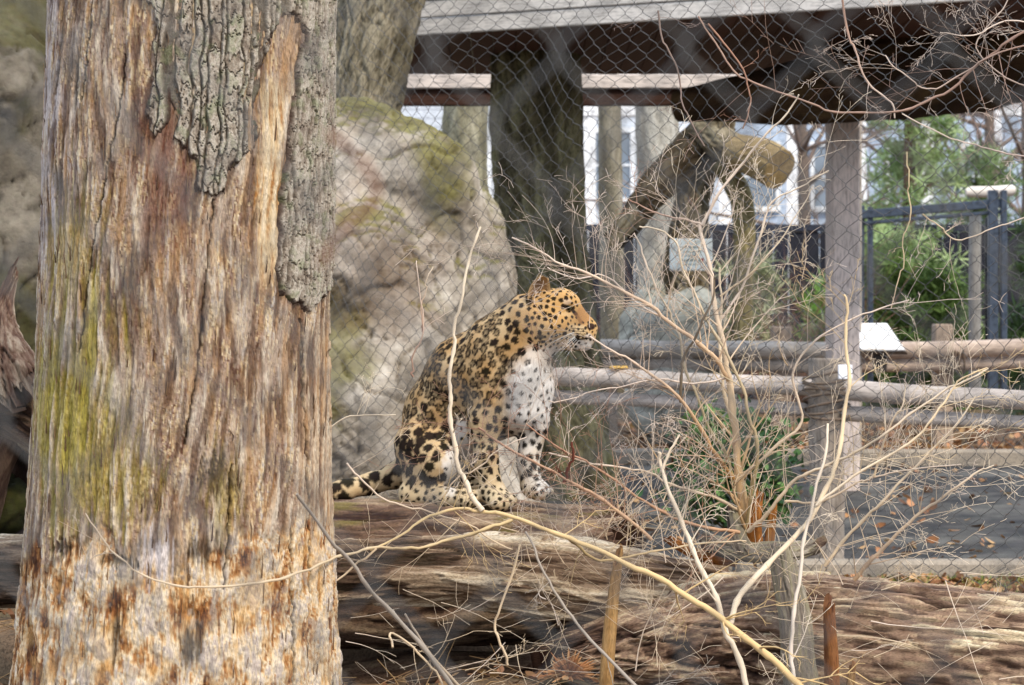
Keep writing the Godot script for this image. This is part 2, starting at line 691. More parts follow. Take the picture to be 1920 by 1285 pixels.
func bark_trunk(pts: Array, rad: Array, pa: Array, fissure: float, nsu := 110, nsv := 160, sd := 0.0) -> MB:
	# a trunk along a line of points, with ridged bark
	var p := PackedVector3Array()
	var cc := PackedColorArray()
	var c := Curve3D.new()
	c.bake_interval = 0.05
	for q in pts:
		c.add_point(q)
	for k in range(1, pts.size() - 1):
		var dd: Vector3 = (pts[k + 1] - pts[k - 1]) * 0.16
		c.set_point_in(k, -dd)
		c.set_point_out(k, dd)
	var L := c.get_baked_length()
	for jj in nsv + 4:
		var j := clampi(jj - 2, 0, nsv - 1)
		var cap: float = [0.02, 0.8][jj] if jj < 2 else ([0.8, 0.02][jj - nsv - 2] if jj >= nsv + 2 else 1.0)
		var t := j / float(nsv - 1)
		var o := c.sample_baked(t * L, true)
		var o2 := c.sample_baked(minf(t * L + 0.05, L), true)
		var o1 := c.sample_baked(maxf(t * L - 0.05, 0), true)
		var T := (o2 - o1).normalized()
		var X := T.cross(Vector3(0, 0, 1)).normalized()
		if X.length() < 0.5:
			X = Vector3(1, 0, 0)
		var Z := X.cross(T)
		var rk := t * (rad.size() - 1)
		var ri := mini(int(rk), rad.size() - 2)
		var r := lerpf(rad[ri], rad[ri + 1], rk - ri)
		for i in nsu:
			var a := TAU * i / nsu
			var cx := cos(a) * r
			var cz := sin(a) * r
			var s := t * L
			var wv := nw.get_noise_3d(cx * 4 + sd, s * 2.5, cz * 4) * 0.05
			var f := nb.get_noise_3d((cx + wv) * 14 + sd, s * 1.9, (cz + wv) * 14)
			var rid := 1.0 - absf(f) * 2.2
			var hh := -fissure * clampf(pow(maxf(rid, 0.0), 3.0), 0, 1) + na.get_noise_3d(cx * 3 + sd, s * 1.2, cz * 3) * r * 0.16
			p.append(o + (X * cos(a) + Z * sin(a)) * (r + hh) * cap)
			var tt := na.get_noise_3d(cx * 5 + 3 + sd, s * 1.1, cz * 5) * 0.7 + 0.5
			var col := pal(pa, tt)
			col = col.lerp(pa[0], clampf(pow(maxf(rid, 0.0), 3.0), 0, 1) * 0.6)
			cc.append(col)
	var b := MB.new()
	b.grid(nsu, nsv + 4, p, cc, true, true)
	return b


func needles(b_list: Array, cols: Array, at: Vector3, n: int, s: float, ca: Color, cb: Color, down := 0.2) -> void:
	for k in n:
		var o := Vector3(rng.randfn(0, 0.4), rng.randfn(0, 0.28), rng.randfn(0, 0.4)) * s
		b_list.append(Transform3D(rbasis(s * rng.randf_range(0.35, 0.8), 0.7), at + o))
		cols.append(ca.lerp(cb, rng.randf()))


func tuft_mesh(blades := 7, w := 0.05) -> ArrayMesh:
	# a spray of needles or narrow leaves
	var b := MB.new()
	for k in blades:
		var a := TAU * k / blades + 0.3
		var e := 0.35 + 0.5 * ((k * 37) % 10) / 10.0
		var d := Vector3(cos(a) * cos(e), sin(e), sin(a) * cos(e))
		var sd := d.cross(Vector3(0.2, 1, 0.1)).normalized() * w
		var i0 := b.v.size()
		for q in [-sd * 0.6, sd * 0.6, d * 0.55 + sd, d * 0.55 - sd, d]:
			b.v.append(q)
			b.n.append(sd.cross(d).normalized())
			b.c.append(Color.WHITE)
		b.i.append_array(PackedInt32Array([i0, i0 + 2, i0 + 1, i0, i0 + 3, i0 + 2, i0 + 3, i0 + 4, i0 + 2]))
	return b.mesh()


func pine(at: Vector3, tall: float, wide: float, n: int, ca: Color, cb: Color, label: String, lift := 0.12) -> void:
	var t := thing("pine_tree", label, "tree", at, "young pines behind the path")
	var b := MB.new()
	b.tube(PackedVector3Array([at - Vector3(0, 0.2, 0), at + Vector3(0.03, tall * 0.5, 0), at + Vector3(0, tall * 0.97, 0)]), PackedFloat32Array([tall * 0.025, tall * 0.016, 0.01]), 8, h("#6d5a48", 0.8), h("#6d5a48", 0.8))
	put("trunk", b, M.tree, t)
	var tf := []
	var cols := []
	b = MB.new()
	for k in n:
		var y := pow(rng.randf(), 0.9)
		var a := rng.randf() * TAU
		var reach := wide * (1.0 - y * 0.75) * rng.randf_range(0.35, 1.0)
		var root := Vector3(0, tall * (lift + y * (0.97 - lift)), 0)
		var tip := root + Vector3(cos(a) * reach, reach * rng.randf_range(0.05, 0.4), sin(a) * reach)
		if k % 3 == 0:
			b.tube(PackedVector3Array([at + root, at + root.lerp(tip, 0.5) + Vector3(0, 0.03, 0), at + tip]), PackedFloat32Array([0.018, 0.012, 0.006]), 4, h("#6d5a48", 0.7), h("#6d5a48", 0.7), false)
		var tone := rng.randf()
		for q in 5:
			needles(tf, cols, root.lerp(tip, 0.45 + 0.14 * q), 4, 0.24, ca.lerp(cb, tone * 0.6), cb)
	put("branches", b, M.tree, t, "stuff")
	scatter("crown", tuft_mesh(), M.leaf, tf, cols, t)


func house(at: Vector3, w: float, tall: float, wallc: Color, label: String, seed_: int, cols_n: int) -> void:
	var t := thing("house", label, "house", at)
	rng.seed = seed_
	# clapboard wall: lapped boards one above another
	var nb_ := int(tall / 0.2)
	var core := MB.new()
	core.box(Transform3D(Basis(), at + Vector3(0, tall * 0.5, -3.1)), Vector3(w - 0.1, tall, 6.0), wallc, 0.02)
	put("wall", core, M.paint, t)
	for k in nb_:
		var b := MB.new()
		b.box(Transform3D(Basis(Vector3.RIGHT, -0.06), at + Vector3(0, 0.1 + k * 0.2, -0.06)), Vector3(w, 0.196, 0.03), wallc, 0.004)
		put("board", b, M.board, t)
	for r in int(tall / 2.7):
		for k in cols_n:
			var x := -w * 0.5 + w * (k + 0.5) / cols_n
			var o := at + Vector3(x, 1.45 + r * 2.7, 0.03)
			var f := MB.new()
			for s in [[Vector3(-0.48, 0, 0), Vector3(0.1, 1.6, 0.1)], [Vector3(0.48, 0, 0), Vector3(0.1, 1.6, 0.1)], [Vector3(0, 0.78, 0.003), Vector3(1.1, 0.12, 0.11)], [Vector3(0, -0.78, 0.003), Vector3(1.1, 0.12, 0.13)], [Vector3(0, 0, -0.004), Vector3(0.86, 0.05, 0.06)]]:
				f.box(Transform3D(Basis(), o + s[0]), s[1], h("#e8ebee", 0.9), 0.006)
			var wd := put("window", f, M.paint, t)
			var g := MB.new()
			g.box(Transform3D(Basis(), o + Vector3(0, 0, -0.01)), Vector3(0.9, 1.5, 0.02), h("#76828f", 0.85), 0.002)  # pane colour lightened to stand in for distance haze
			put("pane", g, M.gloss, wd)
	var rf := MB.new()
	rf.box(Transform3D(Basis(Vector3.RIGHT, 0.42), at + Vector3(0, tall + 0.75, -1.5)), Vector3(w + 0.8, 0.2, 4.2), h("#5d6068", 0.8), 0.02)
	rf.box(Transform3D(Basis(Vector3.RIGHT, -0.42), at + Vector3(0, tall + 0.75, -5.1)), Vector3(w + 0.8, 0.2, 4.2), h("#5d6068", 0.8), 0.02)
	put("roof", rf, M.board, t)


func build_background() -> void:
	# white houses across the street
	house(Vector3(11.2, 1.4, -62), 12.5, 8.2, h("#b9c8dc", 0.85), "pale blue clapboard house far beyond the pines on the right", 21, 7)
	house(Vector3(0.6, 1.4, -58), 8.0, 8.2, h("#c9cfd8", 0.9), "pale grey clapboard house seen between the dark trunk and the fake tree", 22, 5)
	rng.seed = 31
	# white porch columns and rail of the middle house
	var t := thing("porch", "white porch with square columns and railing in front of the houses", "porch", Vector3(2.6, 1.3, -52))
	for k in 9:
		put("column", bx(Vector3(0.2 + k * 1.35, 3.6, -52), Vector3(0.24, 5.2, 0.24), h("#f2f3f5", 0.9)), M.paint, t)
	put("rail", bx(Vector3(5.6, 2.55, -52.0), Vector3(11.2, 0.1, 0.12), h("#f2f3f5", 0.9)), M.paint, t)
	put("beam", bx(Vector3(5.6, 6.3, -52.0), Vector3(11.4, 0.35, 0.32), h("#f2f3f5", 0.9)), M.paint, t)
	for k in 60:
		put("baluster", bx(Vector3(0.3 + k * 0.18, 2.0, -52), Vector3(0.05, 1.05, 0.05), h("#f2f3f5", 0.9)), M.paint, t)
	# dark screen fence
	t = thing("screen_fence", "dark navy board fence behind the far railing", "fence", Vector3(1.6, 1.0, -27))
	for k in 46:
		var x := 0.55 + k * 0.16
		put("plank", bx(Vector3(x, 1.75, -27 + 0.008 * (k % 3)), Vector3(0.152, 2.0, 0.03), h("#35353f", 0.55 + 0.1 * rng.randf()), 0.0, 0.005), M.post, t)
	put("top_rail", bx(Vector3(4.1, 2.79, -27.0), Vector3(7.5, 0.07, 0.1), h("#3f4150", 0.6)), M.board, t)
	# pale trunks
	t = thing("tree", "slim pale tree trunk standing right of the dark mossy trunk", "tree", P(1146, 640, 24))
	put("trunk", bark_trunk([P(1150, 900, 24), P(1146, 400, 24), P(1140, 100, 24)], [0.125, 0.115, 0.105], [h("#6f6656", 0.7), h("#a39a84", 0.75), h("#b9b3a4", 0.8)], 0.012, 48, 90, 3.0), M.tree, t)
	t = thing("tree", "grey trunk standing between the mossy boulder top and the dark trunk", "tree", P(878, 640, 21))
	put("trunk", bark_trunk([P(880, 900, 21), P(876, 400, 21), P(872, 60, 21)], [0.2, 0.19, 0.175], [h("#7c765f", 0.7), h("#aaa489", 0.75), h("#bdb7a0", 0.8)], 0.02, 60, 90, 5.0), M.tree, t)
	t = thing("tree", "grey lichen trunk behind the fake tree, left of its stub", "tree", P(1236, 640, 23))
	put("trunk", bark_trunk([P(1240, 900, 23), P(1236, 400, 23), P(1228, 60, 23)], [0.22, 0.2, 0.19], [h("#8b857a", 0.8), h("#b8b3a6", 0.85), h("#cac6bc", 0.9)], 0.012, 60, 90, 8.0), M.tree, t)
	# big dark mossy trunk behind the boulder
	t = thing("tree", "thick dark mossy tree trunk rising behind the boulder and leopard", "tree", P(1030, 910, 17))
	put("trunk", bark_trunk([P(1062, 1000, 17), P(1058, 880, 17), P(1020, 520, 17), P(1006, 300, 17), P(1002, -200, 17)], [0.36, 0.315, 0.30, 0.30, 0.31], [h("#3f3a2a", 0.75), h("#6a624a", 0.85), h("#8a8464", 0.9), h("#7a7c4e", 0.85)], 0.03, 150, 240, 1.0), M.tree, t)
	# leaning tree top left
	t = thing("tree", "leaning mossy tree above the boulder, beside the big dead trunk", "tree", P(690, 300, 15.2))
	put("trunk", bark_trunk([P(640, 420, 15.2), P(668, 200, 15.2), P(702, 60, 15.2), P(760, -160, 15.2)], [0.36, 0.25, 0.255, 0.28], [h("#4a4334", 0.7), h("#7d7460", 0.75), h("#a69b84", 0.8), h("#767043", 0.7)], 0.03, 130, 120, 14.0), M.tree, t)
	# pines on the right
	pine(P(1700, 880, 27), 4.6, 1.25, 105, h("#66844c", 0.72), h("#b4c68c", 0.8), "bright green young pine right of the tan post")
	pine(P(1830, 880, 29), 3.6, 1.2, 80, h("#58734a", 0.68), h("#a2b57e", 0.75), "green pine behind the steel frame, farther back", 0.05)
	pine(P(1640, 860, 25.5), 2.0, 0.9, 120, h("#45622f", 0.55), h("#86a058", 0.62), "low bushy pine inside the steel frame at its left", 0.02)
	pine(P(1745, 860, 25.2), 1.75, 0.95, 130, h("#3c5a2a", 0.5), h("#7b9650", 0.58), "low bushy pine in the middle of the steel frame", 0.02)
	pine(P(1985, 900, 22.5), 2.6, 0.75, 110, h("#33502c", 0.5), h("#667f4c", 0.6), "dark green pine cut off by the right picture edge", 0.02)
	pine(P(1540, 700, 25.2), 0.7, 0.2, 12, h("#46752c", 0.65), h("#86b04c", 0.7), "small green pine sprig left of the tan post", 0.02)
	# bare street trees between the pines and the houses
	for q in [[1700, 34.0, 6.5, "bare grey street tree standing behind the bright young pine"], [1850, 36.0, 7.0, "bare brown street tree above the white roll on the gate"], [1500, 33.0, 5.5, "bare slim street tree between the concrete tree and the tan post"], [1920, 32.0, 6.0, "bare street tree at the right edge behind the pines"]]:
		var at := P(q[0], 640, q[1])
		at.y = 1.1
		t = thing("bare_tree", q[3], "tree", at, "bare street trees")
		var b := MB.new()
		b.tube(PackedVector3Array([at, at + Vector3(0.06, q[2] * 0.4, 0), at + Vector3(-0.05, q[2], 0)]), PackedFloat32Array([0.11, 0.08, 0.02]), 8, h("#77695f", 0.75), h("#8d7f75", 0.75))
		put("trunk", b, M.tree, t)
		b = MB.new()
		for k in 26:
			var o := at + Vector3(0.03, q[2] * rng.randf_range(0.2, 0.95), 0)
			stick(b, o, Vector3(rng.randfn(0, 1), rng.randf_range(0.4, 1.2), rng.randfn(0, 1)).normalized(), rng.randf_range(1.2, 2.6), 0.035, 0.25, h("#7a6a60", 0.75), h("#9a8a80", 0.78), 3)
		put("branches", b, M.twig, t, "stuff")
	# blue-green conifer shrub and brown brush by the screen fence
	t = thing("shrub", "pale grey green conifer shrub against the dark fence", "shrub", P(1395, 700, 24.5))
	var tf := []
	var cols := []
	for k in 40:
		needles(tf, cols, Vector3(rng.randfn(0, 0.2), rng.randf() * 1.05, rng.randfn(0, 0.2)), 8, 0.22, h("#8e9a78", 0.7), h("#b4b48e", 0.75))
	scatter("foliage", tuft_mesh(), M.leaf, tf, cols, t)
	for k in 5:
		var at: Vector3 = P([1350, 1455, 1490, 1520, 1120][k], 760, [24.0, 24.6, 25.0, 24.2, 24.6][k])
		t = thing("bare_bush", ["bare brown bush left of the pale conifer shrub", "bare brown bush right of the pale conifer shrub", "tall bare brown bush in front of the dark fence near the tan post", "low bare bush beside the foot of the tan post", "bare bush beyond the rails right of the leopard's nose"][k], "bush", at, "bare bushes behind the far railing")
		var b := MB.new()
		for q in 42:
			var d := Vector3(rng.randfn(0, 0.35), 1, rng.randfn(0, 0.35)).normalized()
			var L: float = rng.randf_range(0.5, [1.0, 1.3, 1.7, 1.0, 1.2][k])
			stick(b, at + Vector3(rng.randfn(0, 0.12), -0.2, rng.randfn(0, 0.12)), d, L, 0.008, 0.2, h("#6b4f44", 0.8), h("#a07c6a", 0.8), 2)
		put("stems", b, M.twig, t, "stuff")


# a bent twig with side shoots
func stick(b: MB, at: Vector3, dir: Vector3, L: float, r: float, wob: float, c0: Color, c1: Color, depth: int) -> void:
	var n := 7
	var p := PackedVector3Array()
	var rr := PackedFloat32Array()
	var q := at
	var d := dir
	var bend := Vector3(rng.randfn(0, 1), rng.randfn(0, 1), rng.randfn(0, 1)) * wob * 0.5
	for k in n + 1:
		p.append(q)
		rr.append(maxf(r * (1.0 - 0.8 * k / n), 0.0007))
		d = (d + bend / n * 1.6 + Vector3(rng.randfn(0, 1), rng.randfn(0, 1), rng.randfn(0, 1)) * wob * 0.16).normalized()
		q += d * L / n
		if depth > 0 and k > 1 and rng.randf() < 0.5:
			var side := d.cross(Vector3(rng.randfn(0, 1), rng.randfn(0, 1), rng.randfn(0, 1))).normalized()
			stick(b, q, (d * 0.75 + side * 0.65).normalized(), L * rng.randf_range(0.25, 0.5), r * 0.5, wob, c0.lerp(c1, 0.4), c1, depth - 1)
	b.tube(p, rr, 4 if r > 0.002 else 3, c0, c1, false)


func build_pavilion() -> void:
	var t := thing("pavilion", "open shelter with pale boarded eave, dark soffit and tan post", "shelter", P(1300, 640, 17))
	var e0 := Vector3(-1.40, 3.47, -16.33)
	var e1 := Vector3(3.45, 3.47, -13.81)
	var ax := (e1 - e0).normalized()
	var bs := Basis(ax, Vector3(0, 0, 1).cross(ax).normalized(), Vector3(0, 0, 1))
	var L := e0.distance_to(e1)
	for k in 4:
		var b := MB.new()
		b.box(Transform3D(bs, (e0 + e1) * 0.5 + bs.y * (0.055 + k * 0.105) + Vector3(0, 0, 0.01 * k)), Vector3(L, 0.1, 0.04), h("#cdc6bd", 0.95), 0.006)
		put("fascia_board", b, M.board, t)
	# soffit boards running back under the roof
	var nsof := 34
	for k in nsof:
		var b := MB.new()
		var o := e0.lerp(e1, (k + 0.5) / nsof)
		var dep := 18.2 + o.z - 0.03
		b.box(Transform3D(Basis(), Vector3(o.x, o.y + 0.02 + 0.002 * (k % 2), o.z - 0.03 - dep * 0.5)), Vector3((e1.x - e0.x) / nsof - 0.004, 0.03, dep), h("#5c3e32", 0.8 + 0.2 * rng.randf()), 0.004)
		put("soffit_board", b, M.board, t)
	# roof above
	var rb := MB.new()
	for k in nsof:
		var o := e0.lerp(e1, (k + 0.5) / nsof)
		var dep := 18.2 + o.z
		rb.box(Transform3D(Basis(), Vector3(o.x, o.y + 0.5, o.z - dep * 0.5)), Vector3((e1.x - e0.x) / nsof + 0.002, 0.1, dep), h("#6a6664", 0.8), 0.0005)
	put("roof", rb, M.board, t)
	# rear beam: pale upper board, brown lower board
	var b1 := MB.new()
	var r0 := P(560, 152, 19.1)
	var r1 := P(1420, 155, 19.1)
	b1.box(Transform3D(Basis(), (r0 + r1) * 0.5), Vector3(r1.x - r0.x, 0.104, 0.1), h("#e0d4cc", 0.95), 0.006)
	put("rear_beam", b1, M.board, t)
	b1 = MB.new()
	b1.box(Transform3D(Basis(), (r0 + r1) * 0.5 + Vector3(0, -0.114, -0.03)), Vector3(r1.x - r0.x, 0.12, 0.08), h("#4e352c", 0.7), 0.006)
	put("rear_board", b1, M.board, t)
	# dark log beam under the eave on the right, rounded and sagging
	var bb := bark_trunk([P(1270, 200, 16.6), P(1345, 190, 16.5), P(1500, 172, 16.4), P(1700, 140, 16.2), P(2150, 60, 15.9)], [0.1, 0.2, 0.285, 0.29, 0.29], [h("#35261c", 0.6), h("#54402c", 0.7), h("#705a3c", 0.75)], 0.01, 60, 90, 30.0)
	put("log_beam", bb, M.fibre_x, t)
	# tan square post
	put("post", bx(P(1580, 440, 17.2) + Vector3(0, -0.35, 0), Vector3(0.19, 3.2, 0.19), h("#d2c2b8", 0.95), 0.12, 0.012), M.post, t)
	put("post", bx(P(1606, 440, 19.3) + Vector3(0, -0.35, 0), Vector3(0.07, 2.9, 0.07), h("#c0b4a8", 0.8), 0.12, 0.012), M.post, t)

	# artificial tree under the shelter
	t = thing("artificial_tree", "gnarled concrete tree with a sawn branch stub under the shelter", "tree", P(1270, 660, 20.30))
	var pb := [h("#544938", 0.7), h("#86785f", 0.8), h("#a89d86", 0.85), h("#948c74", 0.8)]
	put("trunk", bark_trunk([P(1268, 700, 20.30), P(1280, 560, 20.30), P(1290, 430, 20.30), P(1310, 330, 20.30), P(1340, 230, 20.10), P(1350, 150, 20.10)], [0.34, 0.24, 0.16, 0.14, 0.15, 0.17], pb, 0.05, 90, 110, 40.0), M.tree, t)
	put("limb", bark_trunk([P(1145, 455, 20.00), P(1180, 420, 20.00), P(1240, 340, 20.10), P(1310, 270, 20.20), P(1350, 220, 20.20)], [0.09, 0.12, 0.15, 0.17, 0.16], [h("#3a3126", 0.6), h("#5c503e", 0.65), h("#7d7260", 0.72)], 0.03, 60, 70, 44.0), M.tree, t)  # diagonal limb: shade put into a darker palette than the trunk
	put("limb", bark_trunk([P(1305, 232, 20.1), P(1340, 258, 20.05), P(1385, 286, 20.0)], [0.12, 0.13, 0.135], pb, 0.02, 60, 50, 47.0), M.tree, t)
	put("limb", bark_trunk([P(1372, 281, 20.0), P(1405, 290, 19.9), P(1434, 302, 19.8), P(1461, 318, 19.7)], [0.13, 0.148, 0.156, 0.16], [h("#8f7a56", 0.75), h("#b0986c", 0.82), h("#c4ad84", 0.85)], 0.008, 60, 60, 48.0), M.tree, t)
	put("limb", bark_trunk([P(1350, 300, 20.10), P(1385, 360, 20.10), P(1395, 430, 20.10), P(1390, 640, 20.10)], [0.1, 0.09, 0.08, 0.09], [h("#857b5a", 0.75), h("#a0946a", 0.8), h("#aea27e", 0.82)], 0.02, 50, 60, 52.0), M.tree, t)
	put("limb", bark_trunk([P(1200, 400, 19.80), P(1165, 430, 19.80), P(1148, 470, 19.80)], [0.09, 0.08, 0.05], pb, 0.02, 50, 40, 56.0), M.tree, t)
	# sign board on it
	t = thing("sign", "white rectangular notice board mounted on the concrete tree", "sign", P(1296, 478, 19.50))
	put("board", bx(P(1296, 478, 19.50), Vector3(0.32, 0.24, 0.03), h("#eef5f1", 0.95), 0.1, 0.006), M.paint, t)
	var lb := MB.new()
	for k in 5:
		lb.box(Transform3D(Basis(Vector3.UP, 0.1), P(1292 + (k % 2) * 6, 464 + k * 8, 19.484)), Vector3(0.16 - 0.02 * (k % 3), 0.007, 0.004), h("#8fa19a", 0.8), 0.001)
	lb.box(Transform3D(Basis(Vector3.UP, 0.1), P(1317, 488, 19.48)), Vector3(0.02, 0.03, 0.004), h("#b04a40", 0.8), 0.001)
	put("print", lb, M.paint, t)
	# lichen-pale rock at its foot
	var rk := rock([[P(1230, 640, 20.10), 0.3], [P(1300, 600, 20.10), 0.22], [P(1220, 560, 20.30), 0.16], [P(1270, 740, 20.00), 0.42]], 0.03, 0.05, [h("#8b8a80", 0.7), h("#b4b3a6", 0.8), h("#cfd0c6", 0.85)], 60.0)
	t = tag(put("boulder", rk, M.rock), "pale lichen covered rock at the foot of the concrete tree", "rock")

	# steel door frame with posts
	t = thing("gate_frame", "blue grey steel gate frame standing open right of the tan post", "gate", P(1745, 700, 21))
	var st := h("#566070", 0.65)
	for q in [[1612, 560, 0.07, 1.5], [1632, 560, 0.04, 1.48], [1862, 545, 0.08, 1.62], [1882, 545, 0.05, 1.62]]:
		put("jamb", bx(P(q[0], q[1], 21.0), Vector3(q[2], q[3], 0.06), st, 0.05, 0.006), M.steel, t)
	for q in [[1745, 392, 0.07, 1.22], [1748, 408, 0.03, 1.12]]:
		put("lintel", bx(P(q[0], q[1], 21.0), Vector3(q[3], q[2], 0.07), st, 0.05, 0.006).clone_tilt(0.085, P(q[0], q[1], 21.0)) , M.steel, t)
	t = thing("post", "round grey post inside the steel gate frame", "post", P(1830, 700, 21.6))
	var pt := MB.new()
	pt.tube(PackedVector3Array([P(1828, 760, 21.6), P(1828, 500, 21.6), P(1829, 404, 21.6)]), PackedFloat32Array([0.052, 0.052, 0.05]), 14, h("#8f8c88", 0.75), h("#a5a29c", 0.75))
	put("pole", pt, M.post, t)
	t = thing("post", "thin black post beside the round grey post", "post", P(1853, 700, 21.7))
	put("pole", bx(P(1853, 560, 21.7), Vector3(0.05, 1.35, 0.05), h("#26252a", 0.7), 0.0, 0.006), M.steel, t)
	pt = MB.new()
	pt.tube(PackedVector3Array([P(1812, 361, 21.4), P(1820, 360, 21.4), P(1860, 360, 21.4), P(1898, 357, 21.4), P(1904, 357, 21.4)]), PackedFloat32Array([0.03, 0.046, 0.048, 0.046, 0.03]), 14, h("#d9cfc4", 0.85), h("#e2d9ce", 0.85))
	tag(put("roll", pt, M.plain), "white rolled bundle lying on top of the steel gate frame", "roll")


func pole_mb(pts: Array, r: float, col: Color, sd: float) -> MB:
	return bark_trunk(pts, [r * 1.03, r, r * 0.97], [col * 0.62, col, col * 1.12], r * 0.06, 22, 60, sd)


func build_rails() -> void:
	var g := h("#c4b8ae", 0.9)
	var t := thing("railing", "near grey round log railing along the path with a lashed post", "railing", P(1550, 1076, 13.9))
	put("rail", pole_mb([P(1000, 704, 14.6), P(1260, 714, 14.15), P(1535, 727, 13.75)], 0.053, g, 1.0), M.pole, t)
	put("rail", pole_mb([P(1000, 742, 14.65), P(1260, 754, 14.2), P(1540, 770, 13.8)], 0.037, g, 2.0), M.pole, t)
	put("rail", pole_mb([P(1585, 733, 13.7), P(1750, 742, 13.55), P(1990, 754, 13.3)], 0.054, g, 3.0), M.pole, t)
	put("rail", pole_mb([P(1580, 775, 13.75), P(1750, 785, 13.6), P(1990, 797, 13.35)], 0.039, g, 4.0), M.pole, t)
	var pm := bark_trunk([P(1548, 1095, 13.78), P(1549, 880, 13.78), P(1550, 672, 13.78)], [0.1, 0.096, 0.093], [h("#857a6f", 0.75), h("#a3978b", 0.8), h("#b5aa9d", 0.8)], 0.006, 40, 80, 7.0)
	put("post", pm, M.post, t)
	# rope lashings round the joint
	var b := MB.new()
	for k in 9:
		var py := 700.0 + k * 9.5
		var p := PackedVector3Array()
		var r := PackedFloat32Array()
		for a in 19:
			var an := TAU * a / 18.0
			p.append(P(1550, py, 13.74) + Vector3(cos(an) * 0.122, cos(an + k) * 0.028, sin(an) * 0.13))
			r.append(0.0075)
		b.tube(p, r, 6, h("#6d5d50", 0.7), h("#8a7a69", 0.7), false)
	put("lashing", b, M.twig, t)
	tag(put("tag", bx(P(1585, 698, 13.52), Vector3(0.075, 0.075, 0.012), h("#eceef6", 0.9), 0.15, 0.004), M.plain), "small white tag hanging on the lashed post of the near railing", "tag")
	tag(put("tape", bx(P(1160, 689, 14.3) , Vector3(0.09, 0.014, 0.07), h("#e2b22a", 0.85), 0.2, 0.004), M.plain), "scrap of yellow tape lying on the near railing's top rail", "tape")
	t = thing("railing", "far tan round log railing across the path, beyond the near railing", "railing", P(1500, 830, 19.6), "")
	var g2 := h("#c9b4a4", 0.9)
	put("rail", pole_mb([P(1000, 650, 19.7), P(1300, 656, 19.65), P(1610, 657, 19.6)], 0.068, h("#bfb5aa", 0.9), 11.0), M.pole, t)
	put("rail", pole_mb([P(1000, 682, 19.75), P(1300, 684, 19.7), P(1610, 686, 19.65)], 0.05, h("#b5aa9f", 0.9), 12.0), M.pole, t)
	put("rail", pole_mb([P(1600, 657, 19.6), P(1750, 656, 19.6), P(2010, 650, 19.6)], 0.068, g2, 13.0), M.pole, t)
	put("rail", pole_mb([P(1600, 686, 19.65), P(1750, 684, 19.65), P(2010, 678, 19.65)], 0.05, g2, 14.0), M.pole, t)
	for q in [[1465, 612, 0.15], [1768, 608, 0.14], [1140, 640, 0.14]]:
		var bot := ground_y((q[0] - 960.0) / F * 19.8, -19.8) - 0.1
		var top := P(q[0], q[1], 19.8)
		put("post", bx(Vector3(top.x, (top.y + bot) * 0.5, -19.82), Vector3(q[2], top.y - bot, 0.13), h("#b5a08c", 0.8), 0.05, 0.01), M.post, t)
	b = MB.new()
	for k in 4:
		var p := PackedVector3Array()
		var r := PackedFloat32Array()
		for a in 19:
			var an := TAU * a / 18.0
			p.append(P(1782 + k * 7, 668, 19.65) + Vector3(cos(an + k) * 0.012, cos(an) * 0.13, sin(an) * 0.12))
			r.append(0.009)
		b.tube(p, r, 6, h("#6d5d50", 0.7), h("#8a7a69", 0.7), false)
	put("lashing", b, M.twig, t)
	# tilted information panel
	t = thing("information_panel", "tilted white information panel mounted on the far railing", "sign", P(1640, 660, 19.3))
	var bs := Basis(Vector3.UP, 0.0) * Basis(Vector3.RIGHT, -0.75)
	var c := P(1640, 632, 19.25)
	var pb := MB.new()
	pb.box(Transform3D(bs * Basis(Vector3(0, 0, 1), 0.0), c), Vector3(0.32, 0.27, 0.02), h("#f4f6f8", 0.95), 0.005)
	for k in pb.v.size():
		pb.v[k].x += -(pb.v[k].y - c.y) * 0.55
	put("panel", pb, M.plain, t)
	pb = MB.new()
	pb.box(Transform3D(bs, c - bs.z * 0.028), Vector3(0.33, 0.28, 0.03), h("#5d5048", 0.7), 0.004)
	for k in pb.v.size():
		pb.v[k].x += -(pb.v[k].y - c.y) * 0.55
	put("backing", pb, M.plain, t)
	put("stand", bx(P(1650, 672, 19.28), Vector3(0.1, 0.2, 0.05), h("#4a4340", 0.7), 0.0, 0.006), M.plain, t)


